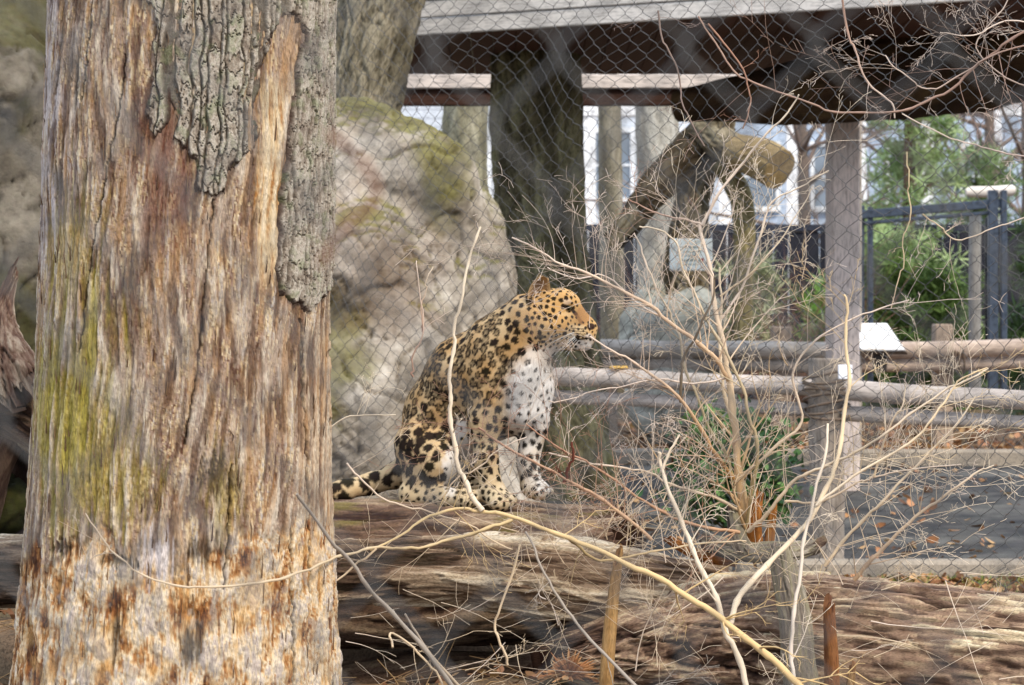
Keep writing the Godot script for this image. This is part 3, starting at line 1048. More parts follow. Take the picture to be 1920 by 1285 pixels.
func build_rocks() -> void:
	# big boulder: overhanging mossy block on a smooth flank
	var pa := [h("#766b5c", 0.76), h("#a09586", 0.82), h("#b5ab9d", 0.86), h("#cdc5b9", 0.9)]
	var d := 14.6
	var balls := []
	for q in [[670, 296, 0.0, 112], [770, 322, 0.1, 98], [600, 330, 0.0, 140], [836, 326, 0.14, 46], [838, 372, 0.1, 48], [868, 430, -0.1, 78], [760, 480, 0.0, 120], [660, 520, 0.2, 150],
		[860, 540, -0.1, 112], [720, 680, 0.15, 170], [880, 690, -0.1, 112], [900, 850, -0.1, 112], [740, 860, 0.25, 180], [600, 800, 0.3, 200], [540, 560, 0.0, 190], [560, 1000, 0.3, 220], [820, 1020, 0.2, 200]]:
		balls.append([P(q[0], q[1], d - q[2]), q[3] / F * d])
	var b := rock(balls, 0.0145, 0.03, pa, 3.0)
	var moss := h("#67602c", 0.6)
	var moss2 := h("#8a8444", 0.65)
	for k in b.v.size():
		var q := b.v[k]
		var fx := 960 + q.x / -q.z * F
		var fy := 642.5 - (q.y - EYE) / -q.z * F
		var nz := na.get_noise_3dv(q * 3.2)
		# moss: a band over the top edge and a patch on the nose, thin stains below
		var w := sm(0.35, 0.75, b.n[k].y + nz * 0.5) * sm(640, 560, fy + nz * 120)
		w = maxf(w, sm(70, 25, Vector2(fx - 835, (fy - 330) * 0.62).length() + nz * 45))
		w = maxf(w, 0.8 * sm(70, 20, Vector2(fx - 640, (fy - 650) * 0.5).length() + nz * 60))
		w = maxf(w, sm(30, 8, absf(fy - (175 + (fx - 640) * 0.28)) + nz * 26) * sm(590, 660, fx) * sm(900, 860, fx))
		b.c[k] = b.c[k].lerp(moss.lerp(moss2, clampf(nb.get_noise_3dv(q * 8) + 0.5, 0, 1)), clampf(w, 0, 1) * 0.85)
		# brown water stain
		var br := sm(150, 40, Vector2((fx - 730) * 0.9, fy - 520).length() + nz * 90)
		b.c[k] = b.c[k].lerp(h("#6a513d", 0.8), br * 0.5)
		var pk := sm(80, 20, Vector2(fx - 660, fy - 360).length() + nz * 60)
		b.c[k] = b.c[k].lerp(h("#a08472", 0.8), pk * 0.25)
	var o := put("boulder", b, M.rock)
	tag(o, "huge pale boulder with a mossy top behind the leopard", "boulder")
	# cliff on the left, behind the dead trunk
	balls = []
	for q in [[20, 60, 0.0, 150], [-80, 200, 0.2, 200], [60, 330, 0.0, 150], [-40, 480, 0.1, 190], [100, 160, -0.3, 120], [80, 560, -0.2, 150], [-60, 700, 0.0, 200], [150, 420, -0.3, 140], [60, 820, -0.2, 160]]:
		balls.append([P(q[0], q[1], 10.6 - q[2]), q[3] / F * 10.6])
	b = rock(balls, 0.02, 0.03, [h("#4c463c", 0.6), h("#6f6759", 0.65), h("#857c6e", 0.68), h("#948b7c", 0.7)], 17.0)
	for k in b.v.size():
		var q := b.v[k]
		var nz := na.get_noise_3dv(q * 2.2)
		b.c[k] = b.c[k].lerp(h("#55521f", 0.6), sm(0.05, 0.5, nz + (0.25 if q.y > 2.75 or q.y < 2.0 else -0.1)) * 0.6)
	o = put("boulder", b, M.rock)
	tag(o, "brown cracked rock face at the left edge, behind the dead trunk", "boulder")
	# rocky bank farther left, out of the photograph
	balls = []
	for q in [Vector3(-2.3, 1.2, -13.6), Vector3(-3.3, 1.5, -14.2), Vector3(-4.6, 1.3, -14.0), Vector3(-2.2, 2.3, -14.4), Vector3(-3.6, 2.6, -14.8), Vector3(-5.6, 1.8, -14.4)]:
		balls.append([q, 0.95])
	b = rock(balls, 0.06, 0.1, [h("#55493a", 0.65), h("#7d705d", 0.7), h("#968a76", 0.75)], 37.0, 0.1, h("#5f5a2a", 0.6))
	tag(put("boulder", b, M.rock), "rocky bank beyond the dead trunk, left of the mossy boulder", "boulder")
	balls = []
	for q in [[-10, 930, 0.0, 55], [25, 950, 0.1, 38], [-60, 960, 0.1, 60]]:
		balls.append([P(q[0], q[1], 8.9 - q[2]), q[3] / F * 8.9])
	b = rock(balls, 0.012, 0.012, [h("#332e20", 0.5), h("#4a4a24", 0.5), h("#5f5a34", 0.55)], 27.0)
	tag(put("boulder", b, M.rock), "small bright mossy stone at the left edge under the root stump", "rock")


# woven wire: bent wires that hook into their neighbours
func woven(a: Vector3, bdir: Vector3, up: Vector3, s: float, st: float, nwire: int, nrow: int, r: float, sag: float, col: Color, sides := 4, rounds := 1) -> MB:
	var b := MB.new()
	var nrm := bdir.cross(up).normalized()
	for k in nwire:
		var p := PackedVector3Array()
		var rr := PackedFloat32Array()
		for j in nrow:
			var odd := (j + k) % 2
			var u := (k + odd) * s
			var w := j * st
			var o := a + bdir * u + up * w
			var wob := Vector3(nw.get_noise_3d(u * 1.3, w * 1.3, 1), nw.get_noise_3d(u * 1.3, w * 1.3, 9), nw.get_noise_3d(u * 0.9, w * 0.9, 19) * 1.4) * sag
			var f := 1.0 if odd else -1.0
			# the hook: a short vertical run at each bend, one wire in front of the other
			for e in 2:
				p.append(o + wob + up * st * 0.14 * (e * 2 - 1) + nrm * r * 1.05 * f * (e * 2 - 1) - bdir * f * s * 0.03)
				rr.append(r)
		b.tube(p, rr, sides, col, col, false)
	return b


func build_fence() -> void:
	var a := P(1960, 642, 9.9)
	var e := P(560, 642, 13.6)
	a.y = 0.25
	e.y = 0.25
	var L := a.distance_to(e)
	var dir := (e - a).normalized()
	var t := thing("mesh_fence", "dark wire mesh fence of the enclosure behind the leopard", "fence", a)
	var wires := woven(Vector3(a.x, 0.2, a.z), dir, Vector3.UP, 0.0565, 0.0455, int(L / 0.0565), 76, 0.00155, 0.05, h("#5f5955", 0.75))
	put("wire_mesh", wires, M.wire, t, "stuff")
	var b := MB.new()
	b.tube(PackedVector3Array([Vector3(a.x, 3.62, a.z), Vector3(e.x, 3.62, e.z)]), PackedFloat32Array([0.024, 0.024]), 10, h("#4a4440", 0.7), h("#4a4440", 0.7))
	put("top_rail", b, M.wire, t)


func build_near_fence() -> void:
	var d := 1.22
	var s := 0.0294
	var t := thing("wire_fence", "grey chain link fence close before the whole view, out of focus", "fence", P(960, 642, d))
	var x0 := (834.0 - 960.0) / F * d - s * 18
	var y0 := EYE + (642.5 - 1190.0) / F * d - 0.0340 * 12
	var b := woven(Vector3(x0, y0, -d), Vector3(1, 0, 0.06).normalized(), Vector3.UP, s, 0.0340, 38, 36, 0.00115, 0.012, h("#625e5c", 0.6), 6)
	put("wire_mesh", b, M.wire, t, "stuff")


func seg_d(p: Vector2, a: Vector2, b: Vector2) -> float:
	return p.distance_to(Geometry2D.get_closest_point_to_segment(p, a, b))


func line_d(p: Vector2, l: PackedVector2Array) -> float:
	var d := 1e9
	for k in l.size() - 1:
		d = minf(d, seg_d(p, l[k], l[k + 1]))
	return d


const TD := 7.1     # metres to the axis of the big dead trunk


func trunk_c(fy: float) -> float:
	return 357.0 - 25.0 * clampf(fy / 1285.0, -0.5, 1.6) 


func trunk_r(fy: float) -> float:
	return 264.0 + 8.0 * clampf(fy / 640.0, -0.5, 1) + 36.0 * pow(clampf((fy - 560.0) / 725.0, 0, 1.6), 1.7)


func trunk_p(fy: float, th: float, out: float) -> Vector3:
	var k := TD / F
	var r := trunk_r(fy) * k * 0.9985 + out
	return Vector3((trunk_c(fy) - 960.0) * k + sin(th) * r, EYE + (642.5 - fy) * k, -TD + cos(th) * r)


func build_trunk() -> void:
	var t := thing("dead_trunk", "massive dead trunk in front on the left, half stripped of bark", "tree trunk", trunk_p(1400, 0, -0.4))
	var cracks := [
		[PackedVector2Array([Vector2(272, 130), Vector2(262, 220), Vector2(244, 299), Vector2(228, 380), Vector2(214, 448), Vector2(196, 560), Vector2(184, 660)]), 3.2],
		[PackedVector2Array([Vector2(216, -60), Vector2(208, 60), Vector2(197, 140), Vector2(188, 210)]), 2.6],
		[PackedVector2Array([Vector2(430, 390), Vector2(420, 500), Vector2(408, 622), Vector2(398, 720), Vector2(380, 822)]), 3.0],
		[PackedVector2Array([Vector2(576, 600), Vector2(582, 720), Vector2(588, 900), Vector2(598, 1100)]), 2.4],
		[PackedVector2Array([Vector2(462, 860), Vector2(456, 980), Vector2(450, 1080)]), 3.0],
		[PackedVector2Array([Vector2(560, 980), Vector2(566, 1100), Vector2(570, 1300)]), 2.2],
		[PackedVector2Array([Vector2(150, -50), Vector2(140, 80), Vector2(128, 190)]), 2.0],
		[PackedVector2Array([Vector2(618, 620), Vector2(621, 800), Vector2(632, 1000), Vector2(644, 1300)]), 2.2]]
	var fresh := [h("#6b4936", 0.7), h("#8f6e5c", 0.76), h("#b09884", 0.82), h("#a5876a", 0.78), h("#c8ab82", 0.83), h("#dcc7a4", 0.88), h("#bfb2a8", 0.84)]
	var low := [h("#5f3a26", 0.65), h("#9c6236", 0.75), h("#c08c58", 0.8), h("#dcbc90", 0.85), h("#e9d6b8", 0.88), h("#c9b9ab", 0.8)]
	var nf := 400
	var nbk := 36
	var ths := PackedFloat32Array()
	for k in nf:
		ths.append(-1.78 + 3.56 * k / (nf - 1.0))
	for k in nbk:
		ths.append(1.78 + (TAU - 3.56) * (k + 1.0) / (nbk + 1.0))
	var nu := ths.size()
	var nv := 800
	var y_top := -140.0
	var y_bot := 1640.0
	var p := PackedVector3Array()
	var cc := PackedColorArray()
	for j in nv:
		var fy := 0.0
		if j < 20:
			fy = lerpf(y_top, -10, j / 20.0)
		elif j >= 770:
			fy = lerpf(1300, y_bot, (j - 769) / 30.0)
		else:
			fy = lerpf(-10, 1300, (j - 20) / 749.0)
		var cxx := trunk_c(fy)
		var rr := trunk_r(fy)
		for i in nu:
			var th := ths[i]
			var ar := th * rr                      # arc length, photograph pixels
			var front := absf(th) < 1.65
			var fx := cxx + rr * sin(th) if front else cxx + 700.0 * signf(th)
			var q := Vector2(fx, fy)
			# streaks follow the grain, which leans a little
			var gx := ar + (fy - 640) * 0.045 + nw.get_noise_2d(ar * 0.004, fy * 0.0026) * 12 + nw.get_noise_2d(ar * 0.03, fy * 0.01) * 1.6
			var s1 := na.get_noise_2d(gx * 0.026, fy * 0.0026)
			var s2 := na.get_noise_2d(gx * 0.085 + 50, fy * 0.0055)
			var s3 := nb.get_noise_2d(gx * 0.33 + 90, fy * 0.016)
			var patch := na.get_noise_2d(gx * 0.010 + 200, fy * 0.0065)
			# thin layers that have flaked away, each of its own tone, with sharp edges
			var s4 := nb.get_noise_2d(gx * 0.16 + 500, fy * 0.03)
			var ly := (s1 * 1.3 + s2 * 0.75 + s4 * 0.3) * 5.0 + 20.0
			var lf := floorf(ly)
			var fr := ly - lf
			var tone := nw.get_noise_2d(lf * 7.7, floorf(patch * 2.0) * 5.3)
			var fib := nb.get_noise_2d(gx * 0.55 + 30, fy * 0.02)
			var tt := 0.5 + s1 * 0.4 + tone * 0.42 + s2 * 0.3 + s3 * 0.3 + fib * 0.2
			var col := pal(fresh, tt)
			col = col.lerp(h("#4b3427", 0.65), sm(0.16, 0.02, fr) * 0.55 * sm(0.0, 0.25, absf(s4) + absf(s2)))  # painted shade along the step of each flaked layer
			var dep := (lf - 20.0 + sm(0.0, 0.14, fr)) * 0.95 + s2 * 0.8 + s3 * 1.0 + fib * 0.9
			# weathered grey and bleached faces in broad tongues
			var w0 := sm(0.02, 0.3, na.get_noise_2d(gx * 0.013 + 77, fy * 0.0035 + 9) + s2 * 0.35 + s3 * 0.12)
			col = col.lerp(h("#b8a796", 0.82), w0 * 0.55)
			w0 = sm(0.2, 0.45, na.get_noise_2d(gx * 0.021 + 177, fy * 0.0045 + 19) + s2 * 0.3 + s3 * 0.15)
			col = col.lerp(h("#e3d5c0", 0.88), w0 * 0.5)
			# pale silvery face at the upper left, and a pale tan right flank
			var w := sm(0.0, 0.35, s2 + patch * 0.7 + 0.12) * sm(190, 120, fx) * sm(620, 420, fy)
			col = col.lerp(h("#cfc3bf", 0.8), w * 0.75)
			w = sm(560, 600, fx) * sm(560, 640, fy)
			col = col.lerp(pal([h("#8f6a50", 0.75), h("#c7ab8c", 0.8), h("#d9c7ad", 0.8)], 0.55 + s2 + s3 * 0.5), w * 0.8)
			# orange rot under the bark and in streaks
			w = sm(0.12, 0.4, na.get_noise_2d(gx * 0.03 + 400, fy * 0.0042 + 3) + 0.1 * sm(400, 560, fx))
			col = col.lerp(h("#b8874e", 0.8), w * 0.42)
			# reddish inner bark below the bark edge
			w = sm(60, 10, absf(fx - 340 - (fy - 400) * 0.05) + s1 * 50) * sm(560, 380, fy) * sm(150, 260, fy)
			col = col.lerp(h("#774536", 0.72), w * 0.7)
			# dark reddish streaks
			w = sm(0.08, 0.3, na.get_noise_2d(gx * 0.03 + 700, fy * 0.0042 + 13) + s3 * 0.12)
			col = col.lerp(h("#553a2c", 0.62).lerp(h("#745442", 0.7), clampf(fib + 0.5, 0, 1)), w * 0.72)
			dep -= w * 2.5
			# cream strip between the bark
			w = sm(24, 10, absf(fx - 527 - (fy - 300) * -0.03) + s2 * 16) * sm(150, 200, fy) * sm(560, 470, fy)
			col = col.lerp(pal([h("#b57f45", 0.8), h("#e2c79c", 0.88), h("#ecd9b8", 0.9)], 0.6 + s2 + s3 * 0.4), w * 0.85)
			# yellow green algae on the left
			var al := sm(1.0, 0.25, Vector2((fx - 165) / 120.0, (fy - 750) / 260.0).length() + s1 * 0.9 + s2 * 0.4)
			al = maxf(al, 0.75 * sm(1.0, 0.3, Vector2((fx - 225) / 110.0, (fy - 880) / 130.0).length() + s2 * 1.2))
			al = maxf(al, 0.5 * sm(1.0, 0.3, Vector2((fx - 170) / 70.0, (fy - 480) / 160.0).length() + s2 * 1.3))
			al = maxf(al, 0.55 * sm(1.0, 0.2, Vector2((fx - 450) / 40.0, (fy - 900) / 110.0).length() + s2 * 1.1))
			al = maxf(al, 0.5 * sm(1.0, 0.2, Vector2((fx - 465) / 35.0, (fy - 1090) / 70.0).length() + s2))
			col = col.lerp(h("#8f7f22", 0.72).lerp(h("#c0b040", 0.8), clampf(0.5 + s3 + s2, 0, 1)), clampf(al, 0, 1) * 0.72)
			# lower part: rotten cream and orange wood past a ragged edge
			var edge := 1012.0 + na.get_noise_2d(fx * 0.014, fy * 0.004) * 70 + s3 * 12 + 18 * sin(fx * 0.021) - 30 * sm(380, 560, fx)
			var lo := sm(-14, 16, fy - edge)
			if lo > 0.0:
				var bl := na.get_noise_2d(gx * 0.015 + 900, fy * 0.0095)
				var lc := pal(low, 0.66 + bl * 0.75 + tone * 0.25 + s2 * 0.25 + s3 * 0.3 + fib * 0.2 - 0.32 * sm(190, 70, fx + s1 * 60))
				lc = lc.lerp(h("#dcae6e", 0.85), sm(0.1, 0.4, patch) * 0.4)
				lc = lc.lerp(h("#b3a495", 0.78), sm(0.22, 0.4, na.get_noise_2d(gx * 0.025 + 60, fy * 0.014 + 33)) * 0.6)
				col = col.lerp(lc, lo)
				dep += lo * (bl * 7.0 - 2.0) + na.get_noise_2d(gx * 0.05, fy * 0.03) * 3.5 * lo
			w = sm(16, 3, absf(fy - edge)) * sm(620, 380, fx + s2 * 200)
			col = col.lerp(h("#4a3428", 0.62), w * 0.4)
			# white blotch and mossy holes
			w = sm(1.0, 0.4, Vector2((fx - 330) / 38.0, (fy - 1020) / 55.0).length() + s2 * 0.9 + s3 * 0.3)
			col = col.lerp(h("#d9d0cf", 0.85), w * 0.8)
			for hole in [[176, 165, 13, 55], [138, 350, 14, 40], [440, 880, 34, 50], [410, 1010, 28, 40], [262, 1030, 40, 13], [396, 1180, 26, 40], [258, 1170, 13, 60], [150, 1010, 30, 14]]:
				var hd := Vector2((fx - hole[0]) / hole[2], (fy - hole[1]) / hole[3]).length() + s2 * 0.8 + s3 * 0.5
				if hd < 1.0:
					w = sm(1.0, 0.35, hd)
					col = col.lerp(h("#4a3a2a", 0.62), w * 0.72)
					dep -= w * 6.0
			# cracks
			for cr in cracks:
				var l: PackedVector2Array = cr[0]
				if fy < l[0].y - 5 or fy > l[l.size() - 1].y + 5 or absf(fx - l[0].x) > 110:
					continue
				var dd := line_d(Vector2(fx + nw.get_noise_2d(fy * 0.03, 7.0) * 3.0, fy), l)
				if dd < 12:
					var g: float = cr[1] * (0.75 + 0.4 * nw.get_noise_2d(fy * 0.012, 3.0))
					w = sm(g, g * 0.3, dd)
					dep -= 9.0 * w
					col = col.lerp(h("#2c1d18", 0.6), w * 0.8)
			# beetle holes
			var bh := cell.get_noise_2d(gx * 0.035, fy * 0.022)
			if bh > 1.55 and not lo > 0.5:
				col = col.lerp(h("#3a2a22", 0.6), 0.5)
			p.append(trunk_p(fy, th, dep * 0.00115))
			cc.append(col)
	var b := MB.new()
	b.grid(nu, nv, p, cc, true, true)
	put("wood", b, M.fibre, t)
	# sawn-off top above the picture
	# bark, a thick plated sheet over the upper right
	var poly := PackedVector2Array([Vector2(306, -160), Vector2(306, 34), Vector2(320, 48), Vector2(326, 120), Vector2(330, 180), Vector2(314, 230), Vector2(312, 270), Vector2(330, 277), Vector2(344, 258),
		Vector2(352, 200), Vector2(360, 230), Vector2(362, 288), Vector2(384, 297), Vector2(398, 320), Vector2(402, 372), Vector2(424, 386), Vector2(450, 376), Vector2(462, 325), Vector2(480, 302), Vector2(496, 300), Vector2(498, 230), Vector2(508, 190), Vector2(512, 120),
		Vector2(540, 70), Vector2(548, 52), Vector2(574, 50), Vector2(577, 118), Vector2(562, 130), Vector2(562, 200), Vector2(552, 330), Vector2(540, 400), Vector2(534, 500), Vector2(546, 560), Vector2(566, 566), Vector2(585, 590), Vector2(606, 560), Vector2(640, 540), Vector2(760, 470), Vector2(900, 420), Vector2(1250, 200), Vector2(1250, -160)])
	# signed distance to that edge, on a 4-pixel lattice
	var bw := 240
	var bhh := 200
	var sd := PackedFloat32Array()
	sd.resize(bw * bhh)
	for j in bhh:
		for i in bw:
			var q := Vector2(290 + i * 4, -170 + j * 4)
			var d := 1e9
			for k in poly.size():
				d = minf(d, seg_d(q, poly[k], poly[(k + 1) % poly.size()]))
			sd[j * bw + i] = d if Geometry2D.is_point_in_polygon(q, poly) else -d
	p = PackedVector3Array()
	cc = PackedColorArray()
	nu = 500
	nv = 720
	var keep := PackedByteArray()
	var plates := [h("#86786a", 0.75), h("#a29483", 0.78), h("#b0a494", 0.8), h("#beb3a4", 0.83), h("#a8a28c", 0.78)]
	for j in nv:
		var fy := lerpf(-140, 640, j / (nv - 1.0))
		var rr := trunk_r(fy)
		var cxx := trunk_c(fy)
		for i in nu:
			var th := lerpf(-0.22, 2.9, pow(i / (nu - 1.0), 1.15))
			var ar := th * rr
			var fx := cxx + rr * sin(th) if th < 1.35 else cxx + rr * 0.9757 + (th - 1.35) * rr
			var jx := fx + nw.get_noise_2d(fx * 0.03, fy * 0.017) * 8 + nb.get_noise_2d(fx * 0.2, fy * 0.06) * 2.4
			var jy := fy + nw.get_noise_2d(fx * 0.06 + 40, fy * 0.02) * 10 + nb.get_noise_2d(fx * 0.16 + 40, fy * 0.08) * 4
			var gi := clampf((jx - 290) / 4.0, 0, bw - 1.01)
			var gj := clampf((jy + 170) / 4.0, 0, bhh - 1.01)
			var o := int(gj) * bw + int(gi)
			var d := lerpf(lerpf(sd[o], sd[o + 1], gi - int(gi)), lerpf(sd[o + bw], sd[o + bw + 1], gi - int(gi)), gj - int(gj))
			# plates: long ridges broken across, with narrow wavering fissures between
			var wx := ar + nw.get_noise_2d(ar * 0.010, fy * 0.008) * 9 + nw.get_noise_2d(ar * 0.05, fy * 0.035) * 1.8 + (fy - 200) * 0.03
			var wy := fy + nw.get_noise_2d(ar * 0.09 + 9, fy * 0.02) * 16
			var rx := wx / 21.0 + 0.8 * nw.get_noise_2d(wx * 0.022, 77.0)
			var ci := floorf(rx)
			var fxr := rx - ci
			var e2 := minf(fxr, 1.0 - fxr) * 21.0 * (0.8 + 0.5 * nw.get_noise_2d(ci * 7.3, fy * 0.02))
			var ry := (wy + nw.get_noise_2d(ci * 9.7, 5.0) * 60.0) / (30.0 + 12.0 * nw.get_noise_2d(ci * 3.1, 55.0))
			var cj := floorf(ry)
			ry += nw.get_noise_2d(ci * 5.1 + 200, cj * 6.3) * 0.5
			cj = floorf(ry)
			var fyr := ry - cj
			var e1 := minf(fyr, 1.0 - fyr) * 30.0 + 0.4 + 1.6 * maxf(0.0, nw.get_noise_2d(ci * 4.4, cj * 8.9 + 30))
			var tone := nw.get_noise_2d(ci * 11.7 + 3, cj * 13.9)
			var pl := sm(0.9, 2.9, e2) * (0.15 + 0.85 * sm(0.6, 2.6, e1))
			var fine := nb.get_noise_2d(ar * 0.16, fy * 0.07)
			var fl := na.get_noise_2d(ar * 0.05 + 70, fy * 0.022)
			var hgt := (1.0 + 8.5 * pl + tone * 3.0 * pl + fl * 2.0 + fine * 1.5) * sm(-1.0, 5.0, d) - 9.0 * sm(1.0, -5.0, d)
			p.append(trunk_p(fy, th, hgt * 0.0014))
			keep.append(1 if d > -6.0 else 0)
			var col := pal(plates, 0.5 + tone * 0.5 + fl * 0.7 + fine * 0.5)
			col = col.lerp(h("#4a3f35", 0.62), (1.0 - pl) * 0.7)
			col = col.lerp(h("#4a3128", 0.65), sm(7, 1, d) * 0.8)
			col = col.lerp(h("#7d8a5a", 0.7), sm(0.2, 0.5, na.get_noise_2d(ar * 0.02 + 300, fy * 0.02)) * 0.35)
			cc.append(col)
	b = MB.new()
	b.grid(nu, nv, p, cc, false, true)
	var ii := PackedInt32Array()
	var k := 0
	while k < b.i.size():
		if keep[b.i[k]] and keep[b.i[k + 1]] and keep[b.i[k + 2]]:
			ii.append(b.i[k])
			ii.append(b.i[k + 1])
			ii.append(b.i[k + 2])
		k += 3
	b.i = ii
	put("bark", b, M.bark, t)
	# splinters and loose fibres along the wood
	b = MB.new()
	for q in 260:
		var fy := rng.randf_range(80, 1260)
		var th := rng.randf_range(-1.45, 1.45)
		var c := h("#a98560", 0.75).lerp(h("#5e4234", 0.7), rng.randf())
		var ln := rng.randf_range(10, 45)
		b.tube(PackedVector3Array([trunk_p(fy + ln, th, 0.0), trunk_p(fy + ln * 0.4, th + 0.004, 0.003), trunk_p(fy, th + rng.randfn(0, 0.006), rng.randf_range(0.001, 0.008))]), PackedFloat32Array([0.0022, 0.0016, 0.0006]), 3, c, c, false)
	put("splinters", b, M.fibre, t, "stuff")


# a weathered log along a line of points: [centre, half height, half depth]; fibres and splits run along it
func log_mb(st: Array, pa: Array, sd: float, nsu: int, nsv: int, rough: float, flat := 2.0, torn := 0.03, mossy := 0.0) -> MB:
	var c := Curve3D.new()
	c.bake_interval = 0.03
	for q in st:
		c.add_point(q[0])
	for k in range(1, st.size() - 1):
		var dd: Vector3 = (st[k + 1][0] - st[k - 1][0]) * 0.16
		c.set_point_in(k, -dd)
		c.set_point_out(k, dd)
	var L := c.get_baked_length()
	var p := PackedVector3Array()
	var cc := PackedColorArray()
	var ends := 7
	for j in nsv + ends * 2:
		var jj := clampi(j - ends, 0, nsv - 1)
		var sc := 1.0
		var push := 0.0
		if j < ends:
			sc = j / float(ends)
			push = -1.0
		elif j >= nsv + ends:
			sc = (nsv + ends * 2 - 1 - j) / float(ends)
			push = 1.0
		var t := jj / float(nsv - 1)
		var s := t * L
		var o := c.sample_baked(s, true)
		var T := (c.sample_baked(minf(s + 0.08, L), true) - c.sample_baked(maxf(s - 0.08, 0), true)).normalized()
		var X := T.cross(Vector3(0, 0, 1)).normalized()
		var Z := X.cross(T)
		var rk := t * (st.size() - 1)
		var ri := mini(int(rk), st.size() - 2)
		var rh: float = lerpf(st[ri][1], st[ri + 1][1], rk - ri)
		var rd: float = lerpf(st[ri][2], st[ri + 1][2], rk - ri)
		for i in nsu:
			var a := TAU * i / nsu
			var ca := cos(a)
			var sa := sin(a)
			var ux := signf(ca) * pow(absf(ca), 2.0 / flat) * rh
			var uz := signf(sa) * pow(absf(sa), 2.0 / flat) * rd
			var cy := ux
			var cz := uz
			var warp := nw.get_noise_3d(s * 0.8 + sd, cy * 3, cz * 3) * 0.03
			var wy2 := cy + warp
			var wz2 := cz + warp
			var n1 := na.get_noise_3d(s * 0.9 + sd, wy2 * 6, wz2 * 6)
			var n2 := nb.get_noise_3d(s * 2.0 + sd + 40, wy2 * 14, wz2 * 14)
			var n3 := nb.get_noise_3d(s * 6 + sd + 80, wy2 * 85, wz2 * 85)
			var lim := sm(-0.15, 0.2, nw.get_noise_3d(s * 1.3 + sd + 60, cy * 4, cz * 4 + 7))
			var split := pow(maxf(1.0 - absf(nw.get_noise_3d(s * 0.45 + sd + 120, wy2 * 12, wz2 * 12)) * 9.0, 0.0), 1.6) * lim
			split = maxf(split, pow(maxf(1.0 - absf(nw.get_noise_3d(s * 1.1 + sd + 320, wy2 * 30, wz2 * 30)) * 9.0, 0.0), 1.5) * 0.4 * sm(0.0, 0.3, n2))
			# weathered layers that have come off in slabs
			var ly := (n1 * 1.2 + n2 * 0.5 + nb.get_noise_3d(s * 5 + sd, wy2 * 30, wz2 * 30) * 0.22) * 3.0 + 20.0
			var lf := floorf(ly)
			var step := lf + sm(0.0, 0.16, ly - lf)
			var tone := nw.get_noise_2d(lf * 7.7 + sd, floorf(s * 1.5) * 0.0 + 3.0)
			var scar := sm(0.2, 0.4, na.get_noise_3d(s * 2.0 + sd + 200, cy * 8, cz * 8))
			var dep := (step - 20.0) * rough * 0.5 + n2 * rough * 0.5 + n3 * rough * 0.22 - split * rough * 1.9 - scar * rough * 0.8
			var rag := (na.get_noise_2d(cy * 22 + sd, cz * 22) * torn * 1.8 + nb.get_noise_2d(cy * 70, cz * 70 + sd) * torn) 
			p.append(o + X * (ux * sc) + Z * (uz * sc) + (X * ca + Z * sa) * dep * sc + T * (rag * push * (1.0 if push != 0.0 else 0.0) + (rag * sm(0.12, 0.0, s) * -1.0 if push == 0.0 else 0.0) + (rag * sm(L - 0.12, L, s) if push == 0.0 else 0.0) + push * 0.006 * (1.0 - sc)))
			var col := pal(pa, 0.55 + n1 * 0.3 + tone * 0.45 + n2 * 0.4 + n3 * 0.45 - scar * 0.15)
			col = col.lerp(pa[0] * 0.55, split * 0.7)
			if push != 0.0:
				col = col.lerp(h("#7b5140", 0.7), 0.5)
			if mossy > 0.0:
				var w := sm(0.05, 0.4, na.get_noise_3d(s * 2.2 + sd, cy * 5, cz * 5 + 9) + 0.25 * n2) * mossy * sm(-0.3, 0.3, -ca)
				col = col.lerp(h("#7f7136", 0.68), w)
			cc.append(col)
	var b := MB.new()
	b.grid(nsu, nsv + ends * 2, p, cc, true, true)
	return b


